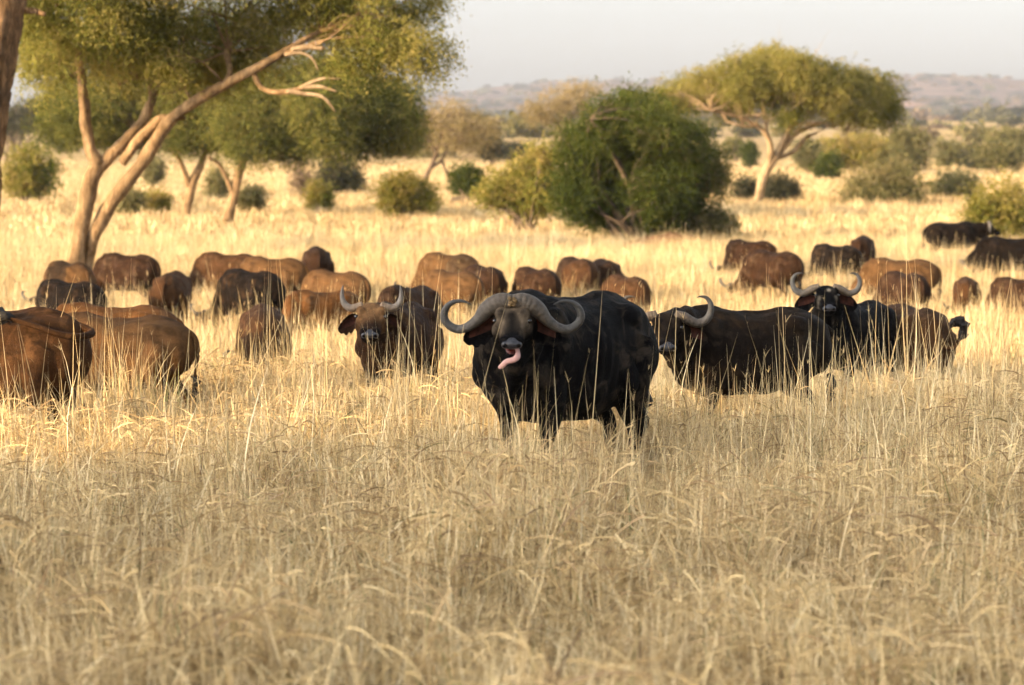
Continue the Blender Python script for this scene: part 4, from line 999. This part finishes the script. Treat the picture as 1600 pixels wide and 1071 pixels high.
    for s in (1, -1):
        nu, nw = 12, 7
        Ve = []; 
        for i in range(nu):
            t = i/(nu-1)
            w = .022 + .115*math.sin(math.pi*min(1, (t*.9+.10)**.9))**.75
            w *= ear; cx = .15 + .30*t*ear; cz = -.215 + dr*t - .05*t*t
            for j in range(nw):
                q = j/(nw-1)*2-1
                frn = 0
                if q == -1: frn = -.035*abs(math.sin(i*2.1+s))*math.sin(math.pi*t)
                Ve.append(R(s*cx, cz + q*w*.95 + frn - .03*t, -.09 + .05*t - .045*(1-q*q)*math.sin(math.pi*(t*.8+.15)) ))
        Ve = np.array(Ve); m = nu*nw
        back = Ve - Fw*.012*hs
        F = []
        for i in range(nu-1):
            for j in range(nw-1):
                q = (i*nw+j, i*nw+j+1, (i+1)*nw+j+1, (i+1)*nw+j)
                F.append(q); F.append(tuple(m+x for x in q[::-1]))
        rim = [i*nw for i in range(nu)] + [(nu-1)*nw+j for j in range(1, nw)] + [i*nw+nw-1 for i in range(nu-2, -1, -1)] + [j for j in range(nw-2, 0, -1)]
        for x, y in zip(rim, rim[1:]+rim[:1]): F.append((x, m+x, m+y, y))
        me = mesh_np(key+'_ear', np.vstack([Ve, back]), np.array(F), True, {'dust': np.zeros(2*m), 'dark': np.zeros(2*m), 'leg': np.concatenate([np.zeros(m), np.full(m, .8)])})
        me.materials.append(M_EAR); me.materials.append(M_COAT)
        mi = np.zeros(len(F), np.int32); mi[1:2*(nu-1)*(nw-1):2] = 1; mi[2*(nu-1)*(nw-1):] = 1
        # lower and outer cells carry the dark hair fringe
        kf = 0
        for i in range(nu-1):
            for j in range(nw-1):
                if j <= 1 or i >= nu-3 or j == nw-2: mi[kf] = 1
                kf += 2
        me.polygons.foreach_set('material_index', mi)
        parts.append(('ear', me, None))
    if detail:
        for s in (1, -1):
            e_ = MB(); e_.ball(H(.215, s*.156, -.050), .024*hs)
            me = e_.mesh(key+'_eye'); me.materials.append(M_EYE); parts.append(('eye', me, None))
        # nose pad with two nostrils
        nb = MB()
        Rn = np.stack([Bw, d, n], 1)
        nb.ball(H(.525, 0, -.055), (.088*hs, .040*hs, .046*hs), Rn); nb.ball(H(.50, 0, -.035), (.075*hs, .045*hs, .026*hs), Rn)
        for s in (1, -1): nb.ball(H(.53, s*.062, -.052), (.034*hs, .032*hs, .036*hs), Rn)
        me = remeshed(key+'_nose', nb, .010*hs, 2); me.materials.append(M_NOSE); parts.append(('nose', me, None))
        for s in (1, -1):
            q = MB(); q.ball(H(.553, s*.060, -.036), (.021*hs, .016*hs, .016*hs), Rn)
            me = q.mesh(key+'_nostril'); me.materials.append(M_NOSTRIL); parts.append(('nostril', me, 'nose'))
    if jaw > 0:
        q = MB(); Rn = np.stack([Bw, d, n], 1)
        q.ball(H(.46, 0, -.152-jaw*.4), (.060*hs, .07*hs, .018*hs), Rn)
        me = q.mesh(key+'_mouth'); me.materials.append(M_MOUTH); parts.append(('mouth', me, None))
        # tongue licking out to one side and down
        q = MB()
        q.tube([H(.44, .045, -.150-jaw*.3), H(.55, .055, -.150-jaw*.3), H(.585, .02, -.165-jaw*.4), H(.59, -.03, -.178-jaw*.4), H(.592, -.060, -.198-jaw*.4), H(.595, -.082, -.228-jaw*.4), H(.593, -.108, -.252-jaw*.4), H(.59, -.122, -.258-jaw*.4)],
               [(.010, .020), (.010, .022), (.009, .021), (.009, .020), (.008, .020), (.007, .019), (.005, .015), (.003, .007)], 30, 12, hint=Uw*.75-Bw*.65)
        me = q.mesh(key+'_tongue'); me.materials.append(M_TONGUE); parts.append(('tongue', me, None))
    # tail
    q = MB(); tq = MB()
    if tail == 'down':
        q.tube([(-.93, 0, 1.27), (-1.05, .01, 1.17), (-1.09, .02, .98), (-1.06, .03, .78), (-1.05, .03, .66)], [.045, .04, .027, .02, .016], 18, 8)
        tq.tube([(-1.05, .03, .70), (-1.06, .03, .58), (-1.05, .03, .46), (-1.04, .03, .38)], [.02, .045, .04, .006], 10, 8)
    elif tail == 'side':      # swung up along the near flank
        q.tube([(-.93, 0, 1.27), (-1.09, .07, 1.22), (-1.06, .28, 1.19), (-.88, .40, 1.22), (-.6, .43, 1.31), (-.35, .42, 1.36)], [.05, .045, .036, .034, .03, .024], 24, 8)
        tq.tube([(-.38, .42, 1.355), (-.2, .40, 1.40), (-.02, .36, 1.44), (.12, .32, 1.44)], [.03, .05, .045, .006], 10, 8)
    elif tail == 'curl':      # flicked out and up with the tuft hooked over
        q.tube([(-.93, 0, 1.27), (-1.06, -.02, 1.08), (-1.10, -.07, .93), (-1.16, -.17, .93), (-1.20, -.24, 1.06)], [.045, .038, .03, .024, .018], 20, 8)
        tq.tube([(-1.19, -.23, 1.02), (-1.22, -.29, 1.16), (-1.21, -.26, 1.29), (-1.18, -.17, 1.30), (-1.17, -.13, 1.22)], [.02, .058, .068, .06, .01], 18, 10)
    me = q.mesh(key+'_tail'); me.materials.append(M_COAT)
    for nm in ('dust', 'dark', 'leg'):
        at = me.attributes.new(nm, 'FLOAT', 'POINT'); at.data.foreach_set('value', np.full(len(me.vertices), .3 if nm == 'leg' else 0, np.float32))
    parts.append(('tail', me, None))
    V, Fs = tq.arrays(); V = V + .020*np.random.default_rng(3).normal(size=V.shape)
    me = mesh_np(key+'_tail_tuft', V, Fs); me.materials.append(M_TAILHAIR); parts.append(('tail_tuft', me, 'tail'))
    if detail:
        for i in range(4):
            s = (1, -1, 1, -1)[i]; x = (.645 if i < 2 else -.71)+legs[i]
            q = MB()
            for t in (-.032, .032): q.tube([(x-.02, s*.20+t, .07), (x+.01, s*.20+t, .035), (x+.055, s*.20+t*.8, .008)], [(.035, .05), (.036, .05), (.02, .02)], 8, 8, hint=(1, 0, 0))
            me = q.mesh(key+'_hoof'); me.materials.append(M_HOOF); parts.append(('hoof', me, None))
    if face == 'muddy':
        q = MB(); r_ = np.random.default_rng(5)
        for k_ in range(16):
            q.ball(R(r_.normal()*.020, -.005+r_.normal()*.020, .095+r_.normal()*.006), r_.uniform(.010, .018), segs=7, rings=5)
        me = q.mesh(key+'_mud'); me.materials.append(M_MUD); parts.append(('mud_crust', me, None))
    for nm, me, par in parts:      # stocky trunk: the barrel is shortened, head and hind end keep their size
        c_ = np.empty(len(me.vertices)*3, np.float32); me.vertices.foreach_get('co', c_); c_ = c_.reshape(-1, 3)
        x = c_[:, 0]; c_[:, 0] = np.where(x > .6, x-.09, np.where(x < -.6, x+.09, x*.85))
        me.vertices.foreach_set('co', c_.ravel()); me.update()
    return parts

def place_buffalo(parts, label, u, Y, heading, height, coat, dust=0.3, dust_colour=(.20, .13, .075), horn=(1, 1, 1), group='buffalo herd in the long dry grass', dz=0.0):
    """u: photograph column of the body middle; height: withers in metres; heading in degrees (180 = left, 270 = towards the camera)"""
    X = (u-800)/ppm(Y)
    root = empty('buffalo', (X, Y, gz(X, Y)+dz), math.radians(heading), height/1.54)
    tag(root, label, 'buffalo', group)
    made = {}
    for nm, me, par in parts:
        o = link(nm, me, made[par] if par else root)
        o['coat'] = coat; o['dust_amount'] = float(dust); o['dust_colour'] = dust_colour; o['horn_colour'] = horn
        made[nm] = o
    return root
# ------------------------------------------------------------------ the herd
BLACK = (.0028, .0026, .003); DARK = (.008, .0055, .004); DBROWN = (.030, .015, .008); BROWN = (.055, .027, .012); LIGHT = (.098, .053, .023); RUST = (.110, .050, .017)
R_ = math.radians
bull = buffalo_meshes('bull', poll=(1.22, .32, 1.44), head_yaw=R_(36), horns='bull', head_scale=.79, voxel=.017, face='muddy', jaw=.04, legs=(.10, -.06, .12, -.16), bulk=.98, neck=1.0, deep=.02)
cow = buffalo_meshes('cow', poll=(1.24, .46, 1.46), head_yaw=R_(72), horns='cow', voxel=.022, face='plain', legs=(.05, -.05, .08, -.08))
starbull = buffalo_meshes('starbull', poll=(1.30, .28, 1.74), head_yaw=R_(38), head_pitch=.10, head_scale=.95, horns='cow', voxel=.022, face='star')
young = buffalo_meshes('young', poll=(1.34, .12, 1.54), head_yaw=R_(20), head_pitch=.05, horns='young', voxel=.022, face='pale', head_scale=1.2, ear=.72, deep=.06)
curl = buffalo_meshes('curl', poll=(1.45, .0, .95), head_pitch=-.5, horns='cow', voxel=.026, tail='curl', detail=False)
swish = buffalo_meshes('swish', poll=(1.50, .0, .75), head_pitch=-.6, horns='cow', voxel=.024, tail='side', legs=(.1, -.1, .1, -.12), detail=False, deep=.06)
graze = [buffalo_meshes('graze_a', poll=(1.55, .10, .60), head_pitch=-.62, horns='cow', voxel=.034, legs=(.12, -.1, .1, -.12), detail=False),
         buffalo_meshes('graze_b', poll=(1.50, -.28, .66), head_yaw=-.35, head_pitch=-.55, horns='cow', voxel=.034, legs=(-.08, .12, -.1, .1), detail=False, belly=.04),
         buffalo_meshes('graze_c', poll=(1.50, .30, .58), head_yaw=.4, head_pitch=-.65, horns='young', voxel=.034, legs=(.05, -.12, .02, .14), detail=False)]
graze_bull = buffalo_meshes('graze_bull', poll=(1.52, .05, .78), head_pitch=-.45, horns='bull', voxel=.032, legs=(.1, -.1, .1, -.1), detail=False)
alert = buffalo_meshes('alert', poll=(1.42, -.08, 1.42), head_yaw=-.15, head_pitch=.12, horns='bull', voxel=.03, detail=False)

place_buffalo(bull, 'black bull with wide curled horns and pink tongue out', 888, 23.4, 233, 1.67, BLACK, .22, (.175, .132, .090), (.78, .76, .74))
place_buffalo(cow, 'dark brown cow standing behind the bull with its tongue out, one upturned horn showing', 1171, 27.6, 198, 1.37, (.011, .008, .006), .2, (.10, .07, .045), (.85, .82, .8))
place_buffalo(starbull, 'black buffalo with high curled horns and a white forehead spot', 1336, 34.5, 232, 1.34, BLACK, .05, (.30, .25, .19), (1.25, 1.15, 1.0))
place_buffalo(curl, 'brown buffalo seen from behind with its tail tuft hooked up', 1430, 35.0, 104, 1.3, BROWN, .25, (.2, .12, .06))
place_buffalo(young, 'young brown-faced buffalo with short upright horns facing the camera', 624, 31.8, 250, 1.28, (.028, .014, .008), .3, (.26, .14, .06), (2.0, 1.75, 1.5))
place_buffalo(swish, 'large brown buffalo at the left edge with its tail swung over its rump', 0, 26.2, 166, 1.42, BROWN, .5, (.17, .085, .035))
place_buffalo(graze[0], 'brown grazing buffalo right of the swinging-tailed one, behind the green tussock', 190, 30.4, 170, 1.3, LIGHT, .5, (.10, .05, .025))
place_buffalo(graze[1], 'reddish buffalo mostly hidden behind the brown one at left', 182, 34.0, 172, 1.29, RUST, .3)
place_buffalo(graze[0], 'buffalo seen from behind in tall grass left of the young brown-faced one', 411, 35.5, 96, 1.27, (.06, .032, .017), .3, (.04, .022, .012))
place_buffalo(graze[2], 'orange-brown calf standing broadside just left of the young buffalo', 508, 50.0, 205, 1.14, RUST, .4)
place_buffalo(graze[0], 'tall brown buffalo behind the orange-brown calf', 529, 59.0, 140, 1.33, LIGHT, .4, (.10, .05, .025))
place_buffalo(graze[2], 'small dark buffalo rump farthest back above the orange-brown calf', 496, 69.0, 98, 1.4, DBROWN, .2)
place_buffalo(graze[1], 'light brown buffalo grazing broadside beyond the dark grazing one', 430, 65.0, 152, 1.4, LIGHT, .4, (.10, .055, .03))
place_buffalo(graze[0], 'brown buffalo overlapped by the light brown one, left end of that pair', 360, 66.5, 150, 1.4, BROWN, .3)
place_buffalo(graze[0], 'dark buffalo grazing with head low beside tall stalks', 395, 52.7, 130, 1.36, DARK, .3, (.12, .065, .03))
place_buffalo(graze[2], 'dark brown buffalo grazing just right of the forked tree base', 203, 66.5, 146, 1.4, DBROWN, .3)
place_buffalo(graze[1], 'blackish buffalo with lowered horns in front of the forked tree', 112, 53, 140, 1.36, DARK, .35, (.09, .05, .025))
place_buffalo(graze[0], 'buffalo whose brown back just shows at the foot of the forked tree', 110, 61.0, 125, 1.36, LIGHT, .2)
place_buffalo(graze[2], 'narrow brown buffalo seen from behind left of the dark grazing one', 268, 54.0, 87, 1.32, BROWN, .2)
place_buffalo(graze[2], 'dark brown buffalo directly behind the young brown-faced one', 641, 47.0, 242, 1.33, DBROWN, .25)
place_buffalo(graze[0], 'light brown buffalo at the back, above the bull\'s left-hand horn', 705, 66.0, 134, 1.42, LIGHT, .3)
place_buffalo(graze[1], 'pale brown grazing buffalo just behind the curled horn of the bull', 710, 57.7, 132, 1.28, LIGHT, .3, (.11, .06, .03))
place_buffalo(graze[2], 'dark brown buffalo right of the pale grazing one, rump towards the bull', 757, 61.8, 112, 1.33, DBROWN, .2)
place_buffalo(graze[1], 'small dark buffalo seen over the head of the bull', 839, 61.0, 118, 1.28, DBROWN, .3)
place_buffalo(graze[0], 'grey-brown buffalo with one bright side seen over the bull\'s shoulder', 903, 66.0, 108, 1.42, BROWN, .3, (.2, .12, .07))
place_buffalo(graze[2], 'dark buffalo tucked behind the grey-brown one', 946, 67.0, 100, 1.38, DBROWN, .2)
place_buffalo(graze[2], 'brown buffalo rump standing alone above the bull\'s back', 981, 58.5, 113, 1.27, BROWN, .3)
place_buffalo(graze[1], 'dark buffalo farthest back right of the dense bush', 1175, 80.0, 135, 1.4, DBROWN, .2)
place_buffalo(graze[0], 'dark brown buffalo grazing in front of that farthest one right of the bush', 1211, 66.5, 128, 1.38, DBROWN, .3)
place_buffalo(graze[1], 'dark buffalo grazing in the middle of the right-hand group', 1308, 76.0, 126, 1.42, DARK, .2)
place_buffalo(graze[2], 'buffalo rump just showing right of the middle of the right-hand group', 1347, 79.0, 80, 1.38, DBROWN, .2)
place_buffalo(graze[0], 'long light brown buffalo broadside in the right-hand group', 1410, 66.0, 160, 1.4, LIGHT, .3, (.11, .06, .03))
place_buffalo(graze[2], 'dark brown buffalo in tall stalks in front of the long light brown one', 1415, 60.5, 110, 1.3, DBROWN, .3)
place_buffalo(alert, 'dark bull with raised head walking right by the right edge bush', 1485, 97.0, 10, 1.5, DARK, .3, (.07, .045, .03))
place_buffalo(graze_bull, 'black bull grazing leftwards at the right edge', 1584, 78.0, 172, 1.5, DARK, .2, (.07, .045, .03))
place_buffalo(graze[2], 'small brown calf seen from behind near the right edge', 1511, 60.0, 85, 1.08, BROWN, .2)
place_buffalo(graze[1], 'brown calf cut off by the right edge', 1599, 58.5, 140, 1.14, DBROWN, .3)
# ------------------------------------------------------------------ haze
_v = np.array([(x, y, z) for x in (-2700, 2700) for y in (-120, 7300) for z in (-3, 400)], float)
_f = np.array([(0, 1, 3, 2), (4, 6, 7, 5), (0, 4, 5, 1), (2, 3, 7, 6), (0, 2, 6, 4), (1, 5, 7, 3)])
hm = bpy.data.materials.new('dusty_air'); hm.use_nodes = True
_n = hm.node_tree.nodes; _n.clear()
_o = _n.new('ShaderNodeOutputMaterial'); _p = _n.new('ShaderNodeVolumePrincipled')
_p.inputs['Color'].default_value = (0.52, 0.56, 0.65, 1); _p.inputs['Density'].default_value = 0.000115; _p.inputs['Anisotropy'].default_value = 0.0
hm.node_tree.links.new(_p.outputs[0], _o.inputs['Volume'])
haze = link('haze', mesh_np('haze', _v, _f, False), None, hm)
tag(haze, 'pale dusty haze over the whole plain', 'haze', kind='stuff')
